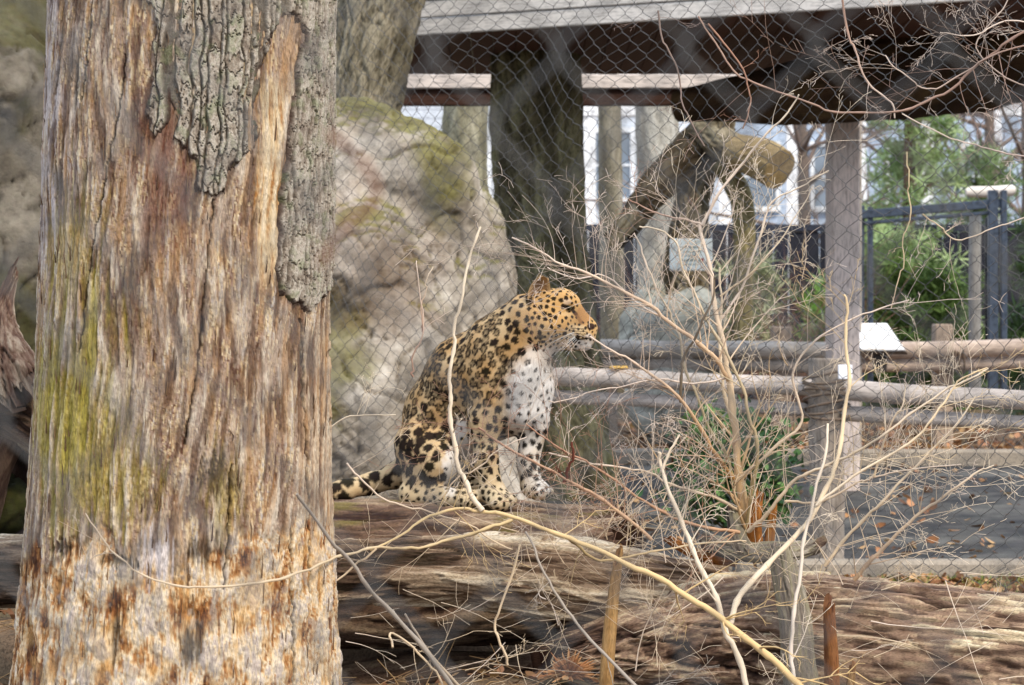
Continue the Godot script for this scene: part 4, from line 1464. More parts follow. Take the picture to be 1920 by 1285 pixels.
func build_logs() -> void:
	var grey := [h("#4a372a", 0.62), h("#735b48", 0.7), h("#957c64", 0.75), h("#ab9379", 0.78), h("#c9b394", 0.82), h("#dccbb0", 0.85)]
	var red := [h("#3f2b20", 0.6), h("#614a3a", 0.68), h("#80634f", 0.72), h("#967b64", 0.75), h("#b09678", 0.78)]
	var pale := [h("#46322a", 0.62), h("#755b4a", 0.7), h("#9a7d68", 0.75), h("#b89b7e", 0.8), h("#d8c19c", 0.85), h("#ead9b6", 0.88)]
	var z := 9.06
	var st := []
	for q in [[380, 0.245, 0.36], [640, 0.25, 0.4], [900, 0.25, 0.43], [1060, 0.24, 0.4], [1165, 0.19, 0.34]]:
		var x: float = (q[0] - 960.0) / F * z
		st.append([Vector3(x, 1.052 - q[1] - (0.012 if q[0] > 1100 else 0.0), -z), q[1], q[2]])
	var b := log_mb(st, red, 2.0, 190, 330, 0.008, 3.2, 0.05, 0.75)
	tag(put("log", b, M.fibre_x), "broad reddish log with a broken right end that the leopard sits on", "log")
	st = []
	for q in [[-160, 1068, 8.5, 0.11], [150, 1072, 8.4, 0.112], [560, 1072, 8.3, 0.102], [800, 1066, 8.26, 0.099], [1000, 1076, 8.26, 0.101], [1180, 1104, 8.3, 0.125], [1330, 1126, 8.4, 0.12]]:
		st.append([P(q[0], q[1] + 2, q[2]), q[3], q[3] * 1.1])
	b = log_mb(st, grey, 22.0, 200, 520, 0.014, 2.3, 0.06)
	tag(put("log", b, M.fibre_x), "weathered grey fibrous log lying in front, above the dark hollow", "log")
	st = []
	for q in [[1085, 1240, 8.2, 0.10], [1180, 1220, 8.2, 0.17], [1400, 1196, 8.2, 0.205], [1650, 1222, 8.1, 0.222], [1900, 1250, 8.0, 0.225], [2140, 1300, 7.9, 0.22]]:
		st.append([P(q[0], q[1], q[2]), q[3], q[3] * 1.1])
	b = log_mb(st, pale, 42.0, 220, 460, 0.015, 2.3, 0.1)
	tag(put("log", b, M.fibre_x), "thick pale split log at the lower right, behind the forked limb", "log")
	# small slab inside the hollow
	st = [[P(560, 1290, 8.9), 0.05, 0.09], [P(760, 1262, 8.9), 0.06, 0.1], [P(980, 1258, 8.95), 0.05, 0.09]]
	b = log_mb(st, red, 62.0, 60, 90, 0.01, 2.2, 0.04)
	tag(put("log", b, M.fibre_x), "small rotten log in the dark hollow under the grey log", "log")
	# stump with the twisted root at the left edge
	var t := thing("root_stump", "twisted reddish brown root stump at the left edge beside the trunk", "stump", P(10, 860, 8.6))
	put("root", log_mb([[P(26, 508, 8.7), 0.014, 0.014], [P(12, 545, 8.7), 0.03, 0.035], [P(2, 600, 8.65), 0.05, 0.06], [P(14, 670, 8.6), 0.085, 0.09], [P(40, 740, 8.6), 0.11, 0.12]], [h("#4a342b", 0.6), h("#75594a", 0.65), h("#97806e", 0.7), h("#b0a08c", 0.75)], 71.0, 110, 150, 0.009, 2.0, 0.04), M.fibre, t)
	put("root", log_mb([[P(-90, 700, 8.8), 0.11, 0.11], [P(-20, 735, 8.7), 0.12, 0.12], [P(70, 790, 8.7), 0.1, 0.12], [P(150, 850, 8.75), 0.09, 0.1]], [h("#3b2a22", 0.62), h("#6d5644", 0.7), h("#8f7a62", 0.75), h("#a3957a", 0.75)], 75.0, 90, 120, 0.012), M.fibre_x, t)
	put("root", log_mb([[P(60, 760, 8.9), 0.05, 0.05], [P(30, 800, 8.75), 0.06, 0.06], [P(-5, 860, 8.7), 0.055, 0.06], [P(-40, 960, 8.7), 0.07, 0.07]], [h("#2e211c", 0.6), h("#553f34", 0.68), h("#7d6552", 0.72)], 79.0, 70, 90, 0.008), M.fibre, t)
	put("root", log_mb([[P(55, 780, 8.95), 0.12, 0.1], [P(70, 900, 8.95), 0.15, 0.12], [P(80, 1050, 8.95), 0.18, 0.14]], [h("#2e211c", 0.6), h("#4d382d", 0.65), h("#6b5244", 0.7)], 83.0, 70, 90, 0.012), M.fibre, t)
	# forked limb at the right: two pale arms and a leg down to the log
	t = thing("forked_limb", "forked dead limb with greenish bark straddling the pale log", "branch", P(1460, 1285, 7.9))
	var gb := [h("#4a4138", 0.65), h("#7a6e62", 0.72), h("#988c7e", 0.76), h("#a09678", 0.75), h("#b5aa9a", 0.8)]
	put("leg", log_mb([[P(1466, 1040, 7.92), 0.04, 0.04], [P(1474, 1080, 7.9), 0.045, 0.045], [P(1490, 1160, 7.88), 0.049, 0.049], [P(1497, 1240, 7.86), 0.053, 0.053], [P(1510, 1330, 7.86), 0.058, 0.058]], gb, 91.0, 70, 140, 0.005), M.fibre, t)
	put("arm", log_mb([[P(1330, 1020, 8.0), 0.03, 0.03], [P(1375, 1032, 7.97), 0.034, 0.034], [P(1420, 1038, 7.95), 0.033, 0.033], [P(1470, 1038, 7.93), 0.036, 0.036], [P(1515, 1030, 7.95), 0.026, 0.026], [P(1530, 1022, 7.95), 0.018, 0.018]], gb, 95.0, 70, 140, 0.005), M.fibre_x, t)
	put("arm", log_mb([[P(1395, 1040, 7.96), 0.04, 0.04], [P(1382, 1005, 7.97), 0.03, 0.03], [P(1378, 970, 7.98), 0.022, 0.022]], gb, 99.0, 60, 60, 0.004), M.fibre, t)
	put("stub", log_mb([[P(1418, 1040, 7.96), 0.024, 0.024], [P(1415, 985, 7.96), 0.022, 0.022], [P(1420, 935, 7.96), 0.018, 0.018]], [h("#7a4a22", 0.7), h("#a8682e", 0.75), h("#c08446", 0.8)], 103.0, 40, 60, 0.003), M.fibre, t)
	put("stub", log_mb([[P(1440, 1035, 7.97), 0.014, 0.014], [P(1445, 990, 7.97), 0.014, 0.014], [P(1450, 958, 7.97), 0.01, 0.01]], [h("#8a5428", 0.7), h("#b5783c", 0.75), h("#cf9a5c", 0.8)], 107.0, 30, 40, 0.002), M.fibre, t)
	put("arm", log_mb([[P(1255, 1012, 8.1), 0.012, 0.012], [P(1310, 1040, 8.05), 0.02, 0.02], [P(1370, 1045, 8.0), 0.03, 0.03]], [h("#7a4a22", 0.7), h("#a8682e", 0.75), h("#8f7a62", 0.78)], 111.0, 40, 70, 0.003), M.fibre_x, t)
	# broken stakes
	t = put("stake", log_mb([[P(1560, 1420, 7.6), 0.027, 0.027], [P(1559, 1250, 7.6), 0.026, 0.026], [P(1556, 1170, 7.6), 0.021, 0.021], [P(1556, 1130, 7.6), 0.016, 0.016]], [h("#5d3a24", 0.65), h("#8f5c36", 0.72), h("#a8764a", 0.76)], 115.0, 40, 90, 0.0025), M.fibre)
	tag(t, "short brown broken stake standing up at the bottom right", "stake")
	t = put("stake", log_mb([[P(1132, 1400, 7.7), 0.021, 0.021], [P(1140, 1240, 7.7), 0.02, 0.02], [P(1150, 1120, 7.72), 0.018, 0.018], [P(1160, 1040, 7.74), 0.012, 0.012]], [h("#8a6238", 0.72), h("#b58c58", 0.78), h("#c8a472", 0.82)], 119.0, 36, 90, 0.002), M.fibre)
	tag(t, "pale tan split stake leaning up at the bottom centre", "stake")
	t = put("stake", log_mb([[P(1588, 1400, 7.6), 0.018, 0.018], [P(1592, 1310, 7.6), 0.017, 0.017], [P(1596, 1262, 7.6), 0.012, 0.012]], [h("#8a6a48", 0.72), h("#ab8a64", 0.78)], 123.0, 30, 50, 0.002), M.fibre)
	tag(t, "tiny cut stub beside the brown stake at the bottom right", "stake")
	# splintered pine cone like tuft at the bottom
	b = MB.new()
	var o := P(1065, 1275, 7.9)
	for k in 130:
		var d := Vector3(rng.randfn(0, 1), absf(rng.randfn(0.5, 0.7)), rng.randfn(0, 1)).normalized()
		var c := h("#b5764a", 0.75).lerp(h("#e0ad7a", 0.8), rng.randf())
		b.tube(PackedVector3Array([o, o + d * 0.05 + Vector3(0, 0.008, 0), o + d * rng.randf_range(0.06, 0.1)]), PackedFloat32Array([0.003, 0.006, 0.0008]), 4, c, c, false)
	tag(put("tuft", b, M.twig), "spiky orange brown tuft of dead leaves at the bottom centre", "dead leaves")


const LK := 9.0 / F     # metres per photograph pixel where the leopard sits


# a joint: photograph position, metres towards the viewer
func J(px: float, py: float, out: float) -> Vector3:
	return Vector3((px - 960.0) * LK, EYE + (642.5 - py) * LK, -9.0 + out)


func bone(l: Array, a: Array, c: Array) -> void:
	l.append([J(a[0], a[1], a[2]), J(c[0], c[1], c[2]), a[3] * LK, c[3] * LK])


func ell(fx: float, fy: float, cx: float, cy: float, rx: float, ry: float) -> float:
	return sm(1.22, 0.6, Vector2((fx - cx) / rx, (fy - cy) / ry).length())


func build_leopard() -> void:
	var t := thing("leopard", "spotted leopard sitting on the log, looking to the right", "leopard", J(900, 945, 0.0))
	var l := []
	# trunk of the body
	bone(l, [799, 862, -0.13, 56], [826, 775, -0.1, 68])
	bone(l, [826, 775, -0.1, 68], [876, 706, -0.05, 76])
	bone(l, [876, 706, -0.05, 76], [932, 672, 0.02, 70])
	bone(l, [935, 690, 0.03, 66], [982, 715, 0.07, 52])
	bone(l, [860, 800, -0.08, 58], [950, 760, 0.03, 56])
	bone(l, [978, 690, 0.09, 50], [982, 765, 0.08, 42])
	# neck
	bone(l, [942, 655, 0.04, 70], [990, 610, 0.09, 58])
	bone(l, [985, 655, 0.09, 48], [1015, 615, 0.1, 42])
	# skull and face
	bone(l, [1030, 582, 0.10, 40], [1050, 577, 0.10, 30])
	bone(l, [1055, 573, 0.10, 22], [1096, 605, 0.10, 10])
	bone(l, [1066, 611, 0.10, 25], [1092, 622, 0.10, 14])
	bone(l, [1084, 625, 0.122, 11], [1090, 624, 0.115, 10])
	bone(l, [1084, 625, 0.078, 11], [1090, 624, 0.085, 10])
	bone(l, [1042, 632, 0.10, 22], [1093, 645, 0.10, 8.5])
	bone(l, [1030, 608, 0.135, 27], [1044, 612, 0.13, 22])
	bone(l, [1030, 608, 0.065, 27], [1044, 612, 0.07, 22])
	bone(l, [1066, 570, 0.126, 8], [1050, 563, 0.135, 9])
	bone(l, [1066, 570, 0.074, 8], [1050, 563, 0.065, 9])
	bone(l, [1100, 611, 0.10, 7], [1106, 614, 0.10, 6.5])
	bone(l, [1088, 628, 0.10, 13], [1098, 632, 0.10, 9])
	for k in range(8, 20):
		for e in 2:
			l[k][e] = J(1036, 602, 0.10) + (l[k][e] - J(1036, 602, 0.10)) * Vector3(1.03, 1.06, 1.1)
			l[k][e + 2] *= 1.06
	# near foreleg
	bone(l, [925, 715, 0.08, 46], [908, 790, 0.1, 28])
	bone(l, [908, 790, 0.1, 27], [912, 858, 0.12, 20])
	bone(l, [912, 858, 0.12, 19], [922, 908, 0.13, 20])
	bone(l, [924, 922, 0.14, 20], [940, 934, 0.17, 15])
	for k in 4:
		bone(l, [926 + k * 8, 936 - k * 1.5, 0.185 - k * 0.02, 9], [932 + k * 9, 939 - k * 2, 0.205 - k * 0.022, 8.5])
	# far foreleg
	bone(l, [1000, 735, 0.05, 36], [1000, 800, 0.05, 25])
	bone(l, [1000, 800, 0.05, 25], [990, 865, 0.06, 18])
	bone(l, [990, 865, 0.06, 18], [994, 902, 0.07, 18])
	bone(l, [998, 911, 0.08, 17], [1012, 916, 0.1, 14])
	for k in 4:
		bone(l, [998 + k * 7.5, 918, 0.11 - k * 0.02, 8.5], [1002 + k * 8.5, 920, 0.125 - k * 0.022, 8])
	# near hind leg: thigh, shank and the long foot
	bone(l, [794, 838, -0.03, 56], [816, 868, 0.03, 43])
	bone(l, [800, 885, 0.0, 45], [830, 862, 0.05, 22])
	bone(l, [828, 872, 0.05, 22], [772, 922, 0.03, 22])
	bone(l, [770, 930, 0.03, 17], [836, 931, 0.1, 16])
	bone(l, [836, 931, 0.1, 16], [868, 930, 0.13, 16])
	for k in 4:
		bone(l, [866 + k * 6, 935 - k * 1.5, 0.15 - k * 0.022, 9], [876 + k * 6, 936 - k * 2.5, 0.165 - k * 0.024, 8.5])
	# far hind leg
	bone(l, [850, 850, -0.2, 48], [890, 868, -0.14, 34])
	bone(l, [888, 872, -0.14, 26], [850, 922, -0.16, 18])
	bone(l, [850, 925, -0.16, 16], [925, 925, -0.06, 15])
	# tail, laid along the log
	bone(l, [765, 880, -0.16, 26], [735, 898, -0.17, 21])
	bone(l, [735, 898, -0.17, 21], [690, 913, -0.16, 18])
	bone(l, [690, 913, -0.16, 18], [640, 924, -0.13, 17])
	bone(l, [640, 924, -0.13, 17], [590, 931, -0.09, 15])
	var carve := [[J(1066, 579, 0.155), 0.016, 0.010], [J(1066, 579, 0.045), 0.016, 0.010], [J(1097, 628, 0.1), 0.010, 0.0], [J(1082, 612, 0.145), 0.014, 0.005]]
	var hl := J(985, 672, -0.02)
	var hh := J(1122, 524, 0.24)
	var head_box := AABB(hl, hh - hl)
	var body := body_mesh(l, 85.0, 0.0056, J(566, 965, -0.36), J(1130, 515, 0.27), carve, head_box.grow(-0.006))
	var head := body_mesh(l, 85.0, 0.0027, hl, hh, carve)
	var off := body.v.size()
	body.v.append_array(head.v)
	body.n.append_array(head.n)
	for k in head.i:
		body.i.append(k + off)
	# soft unevenness of the coat
	for k in body.v.size():
		var q := body.v[k]
		body.v[k] = q + body.n[k] * (na.get_noise_3dv(q * 16) * 0.0035)
	paint_coat(body)
	var skin := put("body", MB.new(), M.fur, t)
	# fur: short hairs rooted on the body, each in the colour of its root
	var fur := MB.new()
	var nvx := body.v.size()
	for k in 110000:
		var i := rng.randi() % nvx
		if i >= off and k % 3 > 0:
			continue
		var q := body.v[i]
		var nn := body.n[i]
		var fx := 960 + (q.x / LK)
		var fy := 642.5 - (q.y - EYE) / LK
		var flow := Vector3(-0.25, -1.0, 0.1)
		var ln := 0.0115
		var lift := 0.4
		if i >= off or fx > 1000 and fy < 660:
			flow = Vector3(-1.0, -0.25, 0.0)
			ln = 0.0042 if fx > 1046 else 0.009
			if fy > 634 and fx > 1060:
				flow = Vector3(-0.3, -1, 0)
				ln = 0.012
		elif fx < 745 and fy > 870:
			flow = Vector3(-1.0, -0.2, 0.1)
		elif fy > 900:
			ln = 0.007
			flow = Vector3(0.3, -1, 0.2)
		elif ell(fx, fy, 985, 745, 62, 90) > 0.4:
			ln = 0.022
			lift = 0.3
		elif ell(fx, fy, 862, 850, 30, 60) > 0.4:
			ln = 0.018
		flow = (flow + Vector3(rng.randfn(0, 0.3), rng.randfn(0, 0.3), rng.randfn(0, 0.3)))
		flow = (flow - nn * flow.dot(nn)).normalized()
		ln *= rng.randf_range(0.6, 1.25)
		var side := flow.cross(nn).normalized() * (0.0011 if i < off else 0.0007)
		var dd := (flow + nn * lift * rng.randf_range(0.4, 1.3)).normalized() * ln
		var root := q - dd * 0.5 + side * rng.randfn(0, 1.5)
		var c := body.c[i] * rng.randf_range(0.82, 1.15)
		var b0 := fur.v.size()
		fur.v.append_array(PackedVector3Array([root - side, root + side, root + dd]))
		fur.n.append_array(PackedVector3Array([nn, nn, (nn + flow * 0.2).normalized()]))
		fur.c.append_array(PackedColorArray([c, c, c]))
		fur.i.append_array(PackedInt32Array([b0, b0 + 2, b0 + 1]))
	var base := J(900, 945, 0.0)
	for k in body.v.size():
		body.v[k] -= base
	skin.mesh = body.mesh()
	put("fur", fur, M.fur, t, "stuff")
	leopard_face(t)


func paint_coat(b: MB) -> void:
	var n := b.v.size()
	var tan1 := h("#c79c66", 0.72)
	var tan2 := h("#d6b88c", 0.75)
	var gold := h("#cd9f62", 0.75)
	var white := h("#ece6df", 0.82)
	var pale := h("#dcc6a0", 0.78)
	var black := h("#1d1613", 0.6)
	var size := PackedFloat32Array()
	size.resize(n)
	var space := PackedFloat32Array()
	space.resize(n)
	var ring := PackedByteArray()
	ring.resize(n)
	b.c.resize(n)
	var hash := {}
	for k in n:
		var q := b.v[k]
		var out := q.z + 9.0
		var fx := 960 + q.x / LK + na.get_noise_3dv(q * 22) * 9.0
		var fy := 642.5 - (q.y - EYE) / LK + na.get_noise_3dv(q * 22 + Vector3(9, 0, 0)) * 9.0
		var c := tan1.lerp(tan2, clampf(0.5 + na.get_noise_3dv(q * 9) * 1.2, 0, 1))
		var s := 9.2
		var sp := 17.0
		var rg := 1
		var hd := fx > 1004 and fy < 655 or fx > 990 and fy < 620
		c = c.lerp(pale, sm(720, 900, fy) * 0.45)
		c = c.lerp(gold, sm(1005, 1035, fx) * sm(640, 610, fy) * 0.7)
		if hd:
			s = 3.9
			sp = 11.2
			rg = 0
			if fx > 1062 or fy > 630:
				s = 2.7
				sp = 8.6
			if fx > 1079 and fy < 604:
				s = 0.0
			c = c.lerp(pale, 0.3 * ell(fx, fy, 1060, 588, 14, 5))
			c = c.lerp(white, 0.25 * ell(fx, fy, 1062, 569, 10, 4))
			c = c.lerp(pale, 0.5 * ell(fx, fy, 1080, 622, 22, 12))
			c = c.lerp(white, ell(fx, fy, 1092, 648, 18, 11))
			c = c.lerp(white, 0.6 * ell(fx, fy, 1100, 634, 9, 8))
			c = c.lerp(h("#b98450", 0.72), 0.7 * ell(fx, fy, 1092, 592, 12, 20))
		elif fx > 940 and fy < 665:
			s = 6.8
			sp = 16.0
			rg = 0
		elif fx < 742 and fy > 865:
			s = 13.0
			sp = 27.0
			rg = 0
		elif fy > 905:
			s = 4.2
			sp = 12.5
			rg = 0
			c = c.lerp(pale, 0.6)
		elif fx > 880 and fy > 760:
			s = 7.2
			sp = 16.5
			rg = 0
			c = c.lerp(pale, 0.3)
		elif fy > 800:
			s = 11.0
			sp = 20.0
			rg = 0
		elif fx > 870:
			s = 8.2
			sp = 15.6
		# white underside
		var w := ell(fx, fy, 998, 742, 54, 84) * sm(0.02, 0.08, out)
		w = maxf(w, 0.7 * ell(fx, fy, 1018, 664, 40, 20))
		w = maxf(w, ell(fx, fy, 864, 842, 20, 62) * 0.95)
		w = maxf(w, ell(fx, fy, 846, 880, 14, 50) * 0.9)
		w = maxf(w, ell(fx, fy, 985, 800, 40, 60) * 0.8)
		w = maxf(w, ell(fx, fy, 958, 850, 20, 70) * 0.75)
		w = maxf(w, 0.55 * ell(fx, fy, 998, 860, 32, 60))
		w = maxf(w, 0.8 * ell(fx, fy, 1020, 905, 20, 25))
		if hd:
			w *= 0.0 if fy < 640 and fx > 1030 else 0.6
		if w > 0.5:
			if fx > 930 and fy < 800:
				sp = 24.0
				s = 5.5
				if fx > 962 and fy > 690:
					s = 3.8
					sp = 17.0
			if fx < 885:
				s = 3.0
		c = c.lerp(white, w)
		b.c[k] = c
		size[k] = s
		space[k] = sp
		ring[k] = rg
		var key := Vector3i((q / (16.0 * LK)).floor())
		if not hash.has(key):
			hash[key] = PackedInt32Array()
		hash[key].append(k)
	# spots, spread so that no two touch
	var order := []
	var cell_of := {}
	var spots := []
	for tr in n * 3:
		var k := rng.randi() % n
		if size[k] <= 0.0:
			continue
		var q := b.v[k]
		var sp := space[k] * LK
		var key := Vector3i((q / (30.0 * LK)).floor())
		var ok := true
		for a in range(-1, 2):
			for d in range(-1, 2):
				for e in range(-1, 2):
					for o in cell_of.get(key + Vector3i(a, d, e), []):
						if b.v[o].distance_to(q) < sp * (0.88 + 0.14 * rng.randf()):
							ok = false
							break
					if not ok:
						break
				if not ok:
					break
			if not ok:
				break
		if ok:
			if not cell_of.has(key):
				cell_of[key] = []
			cell_of[key].append(k)
			spots.append(k)
	for o in spots:
		var q := b.v[o]
		var nn := b.n[o]
		var R := size[o] * LK * rng.randf_range(0.88, 1.22)
		var tx := nn.cross(Vector3(0.2, 1, 0.3)).normalized()
		var ty := nn.cross(tx)
		var asp := rng.randf_range(0.72, 1.1)
		var rot := rng.randf_range(-0.6, 0.6)
		var ph := rng.randf() * 50.0
		var rg := ring[o] == 1 and rng.randf() < 0.92
		var key := Vector3i((q / (16.0 * LK)).floor())
		for a in range(-2, 3):
			for d in range(-2, 3):
				for e in range(-2, 3):
					var lst = hash.get(key + Vector3i(a, d, e))
					if lst == null:
						continue
					for i in lst:
						var dv := b.v[i] - q
						if dv.length_squared() > R * R * 2.4:
							continue
						var u := dv.dot(tx)
						var v := dv.dot(ty)
						var uu := (u * cos(rot) - v * sin(rot)) / asp
						var vv := u * sin(rot) + v * cos(rot)
						var an := atan2(vv, uu)
						var wob := 1.0 + 0.24 * nw.get_noise_2d(cos(an) * 1.1 + ph, sin(an) * 1.1) + 0.12 * nw.get_noise_2d(cos(an) * 3 + ph, sin(an) * 3 + 20)
						var r := Vector2(uu, vv).length() / (R * wob)
						var w := sm(1.16, 0.86, r)
						if rg:
							var inner := sm(0.62, 0.4, r)
							w *= 1.0 - inner * 0.34
							var gap := sm(0.25, 0.6, nw.get_noise_2d(cos(an) * 1.3 + ph + 70, sin(an) * 1.3))
							w *= 1.0 - gap * 0.45
						if w > 0.0:
							b.c[i] = b.c[i].lerp(black, w * 0.97)
	# fixed markings of the face
	for k in n:
		var q := b.v[k]
		var out := q.z + 9.0 - 0.1
		var fx := 960 + q.x / LK
		var fy := 642.5 - (q.y - EYE) / LK
		if fx < 985 or fy > 672:
			continue
		var c := b.c[k]
		var near := absf(out)
		# eye line: dark rim, inner corner running down
		if near > 0.012:
			var d := seg_d(Vector2(fx, fy), Vector2(1054, 575), Vector2(1069, 580))
			d = minf(d, seg_d(Vector2(fx, fy), Vector2(1069, 580), Vector2(1078, 590)) + 0.8)
			c = c.lerp(black, sm(5.0, 3.2, d) * 0.95)
		# whisker rows
		if fx > 1066 and fx < 1100 and fy > 614 and fy < 634 and near > 0.008:
			var row := fposmod(fy - 615 + (fx - 1085) * -0.06 + nw.get_noise_2d(fx * 0.2, fy * 0.2) * 0.8, 4.6)
			c = c.lerp(black, sm(1.5, 0.6, absf(row - 2.3)) * 0.75 * sm(1066, 1072, fx) * sm(1100, 1095, fx))
		# mouth line and the dark corner patch
		var md := seg_d(Vector2(fx, fy), Vector2(1104, 634), Vector2(1082, 637))
		md = minf(md, seg_d(Vector2(fx, fy), Vector2(1082, 637), Vector2(1066, 643)))
		c = c.lerp(black, sm(2.4, 1.0, md) * 0.9)
		c = c.lerp(black, maxf(ell(fx, fy, 1073, 639, 9, 6.5), sm(4.5, 2.5, seg_d(Vector2(fx, fy), Vector2(1082, 632), Vector2(1068, 645)))) * 0.95)
		c = c.lerp(black, ell(fx, fy, 1012, 632, 9, 5) * 0.85)
		c = c.lerp(black, ell(fx, fy, 1016, 641, 9, 3) * 0.8)
		c = c.lerp(black, ell(fx, fy, 991, 562, 8, 16) * 0.92 * sm(0.0, 0.03, out))
		c = c.lerp(white, 0.7 * ell(fx, fy, 1096, 651, 14, 7))
		# nose
		c = c.lerp(h("#3a2827", 0.55), sm(9.5, 6.5, Vector2(fx - 1106, (fy - 613) * 1.25).length()) * 0.96)
		# seam of darker fur from the eye to the nose
		c = c.lerp(h("#8a5c38", 0.65), sm(4.5, 2, seg_d(Vector2(fx, fy), Vector2(1078, 590), Vector2(1088, 606))) * 0.6)
		b.c[k] = c


func ear(t: Node3D, root: Vector3, up: Vector3, fwd: Vector3, w: float, tall: float, sd: int) -> void:
	var side := up.cross(fwd).normalized()
	fwd = side.cross(up).normalized()
	var nu := 21
	var nv := 17
	for shell in 2:
		var b := MB.new()
		var p := PackedVector3Array()
		var cc := PackedColorArray()
		for j in nv:
			var v := j / (nv - 1.0)
			var ww := w * sqrt(maxf(1.0 - pow(v, 2.6), 0.0)) * (0.86 + 0.14 * sm(0, 0.3, v))
			for i in nu:
				var u := i / (nu - 1.0) * 2 - 1
				var cup := (1.0 - u * u) * (0.55 - 0.25 * v)
				p.append(root + up * (v * tall) + side * (u * ww) - fwd * cup * w * 1.3 + fwd * (0.35 * v * v * w) - fwd * (0.004 if shell == 0 else 0.0) * (1.0 - pow(absf(u), 6)) * (1.0 - pow(v, 8)))
				if shell == 0:
					var c := h("#17120f", 0.6)
					c = c.lerp(h("#c9a070", 0.75), sm(0.84, 0.97, maxf(absf(u), v)))
					c = c.lerp(h("#e4ddd2", 0.8), sm(0.3, 0.18, Vector2(u * 0.8, v - 0.72).length()))
					cc.append(c)
				else:
					cc.append(h("#bf9668", 0.75).lerp(h("#9a7c62", 0.75), sm(0.75, 0.3, Vector2(u, (v - 0.45)).length())).lerp(h("#dcb680", 0.78), sm(0.78, 0.95, maxf(absf(u), v))))
		b.grid(nu, nv, p, cc, false, shell == 0)
		if shell == 1:
			# tufts inside and along the rim
			for k in 260:
				var v := rng.randf()
				var u := rng.randf_range(-1, 1)
				if k % 2 == 0:
					u = signf(u) * rng.randf_range(0.8, 1.0)
				var ww := w * sqrt(maxf(1.0 - pow(v, 2.6), 0.0))
				var o := root + up * (v * tall) + side * (u * ww) - fwd * (1.0 - u * u) * (0.55 - 0.25 * v) * w * 1.3 + fwd * (0.35 * v * v * w)
				var d := (fwd * 0.5 + up * 0.5 - side * u * 0.6 + Vector3(rng.randfn(0, 0.3), rng.randfn(0, 0.3), rng.randfn(0, 0.3))).normalized() * rng.randf_range(0.008, 0.018)
				var s := d.cross(fwd).normalized() * 0.0007
				var c := h("#d8bc94", 0.8).lerp(h("#8a6a4c", 0.7), rng.randf())
				var b0 := b.v.size()
				b.v.append_array(PackedVector3Array([o - s, o + s, o + d]))
				b.n.append_array(PackedVector3Array([fwd, fwd, fwd]))
				b.c.append_array(PackedColorArray([c, c, c]))
				b.i.append_array(PackedInt32Array([b0, b0 + 2, b0 + 1]))
		put("ear_back" if shell == 0 else "ear", b, M.fur, t)


func leopard_face(t: Node3D) -> void:
	ear(t, J(1008, 566, 0.158), Vector3(0.1, 1.0, 0.1).normalized(), Vector3(0.55, 0.12, 0.85).normalized(), 0.046, 0.086, 1)
	ear(t, J(1014, 556, 0.05), Vector3(0.1, 1.0, -0.3).normalized(), Vector3(0.8, 0.1, -0.55).normalized(), 0.040, 0.07, 2)
	for s in [1.0, -1.0]:
		var b := MB.new()
		var sp := SphereMesh.new()
		sp.radius = 0.0085
		sp.height = 0.017
		sp.radial_segments = 20
		sp.rings = 10
		var a := sp.get_mesh_arrays()
		var o := J(1065, 579, 0.1 + s * 0.055)
		for k in (a[Mesh.ARRAY_VERTEX] as PackedVector3Array).size():
			var q: Vector3 = a[Mesh.ARRAY_VERTEX][k]
			b.v.append(o + q)
			b.n.append(a[Mesh.ARRAY_NORMAL][k])
			var dir := q.normalized().dot(Vector3(0.6, 0, s * 0.8))
			b.c.append(h("#100c0a", 0.6) if dir > 0.93 else (h("#6d6a38", 0.7) if dir > 0.8 else h("#1d1613", 0.6)))
		b.i = a[Mesh.ARRAY_INDEX]
		put("eye", b, M.eye, t)
	var w := MB.new()
	for s in [1.0, -1.0]:
		for k in 15:
			var o := J(1078 + (k % 5) * 3.6, 621 + (k / 5) * 4.5, 0.1 + s * (0.045 - (k % 5) * 0.003))
			var d := Vector3(-0.85, -0.12 - 0.2 * (k / 5) - 0.04 * (k % 5) + rng.randfn(0, 0.05), s * 0.45).normalized()
			var ln := rng.randf_range(0.07, 0.135)
			var p := PackedVector3Array()
			var r := PackedFloat32Array()
			for e in 7:
				var f := e / 6.0
				p.append(o + d * ln * f + Vector3(0, -0.02 * f * f, 0))
				r.append(0.00065 * (1.0 - 0.75 * f))
			w.tube(p, r, 4, h("#f4f0ea", 0.9), h("#f4f0ea", 0.9), false)
		for k in 4:
			var o := J(1066 - k * 2, 562, 0.1 + s * 0.04)
			var d := Vector3(0.5 - 0.1 * k, 0.55, s * 0.5).normalized() * 0.05
			w.tube(PackedVector3Array([o, o + d * 0.5, o + d + Vector3(0, -0.008, 0)]), PackedFloat32Array([0.0006, 0.0005, 0.0002]), 3, h("#f4f0ea", 0.9), h("#f4f0ea", 0.9), false)
	put("whiskers", w, M.twig, t)


func smooth_line(pts: Array, per := 7) -> PackedVector3Array:
	# pts: photograph x, y and the distance in metres
	var q := PackedVector3Array()
	for a in pts:
		q.append(P(a[0], a[1], a[2]))
	var out := PackedVector3Array()
	var m := q.size()
	for k in m - 1:
		var a := q[maxi(k - 1, 0)]
		var b := q[k]
		var c := q[k + 1]
		var d := q[mini(k + 2, m - 1)]
		for e in per:
			out.append(b.cubic_interpolate(c, a, d, float(e) / per))
	out.append(q[m - 1])
	return out


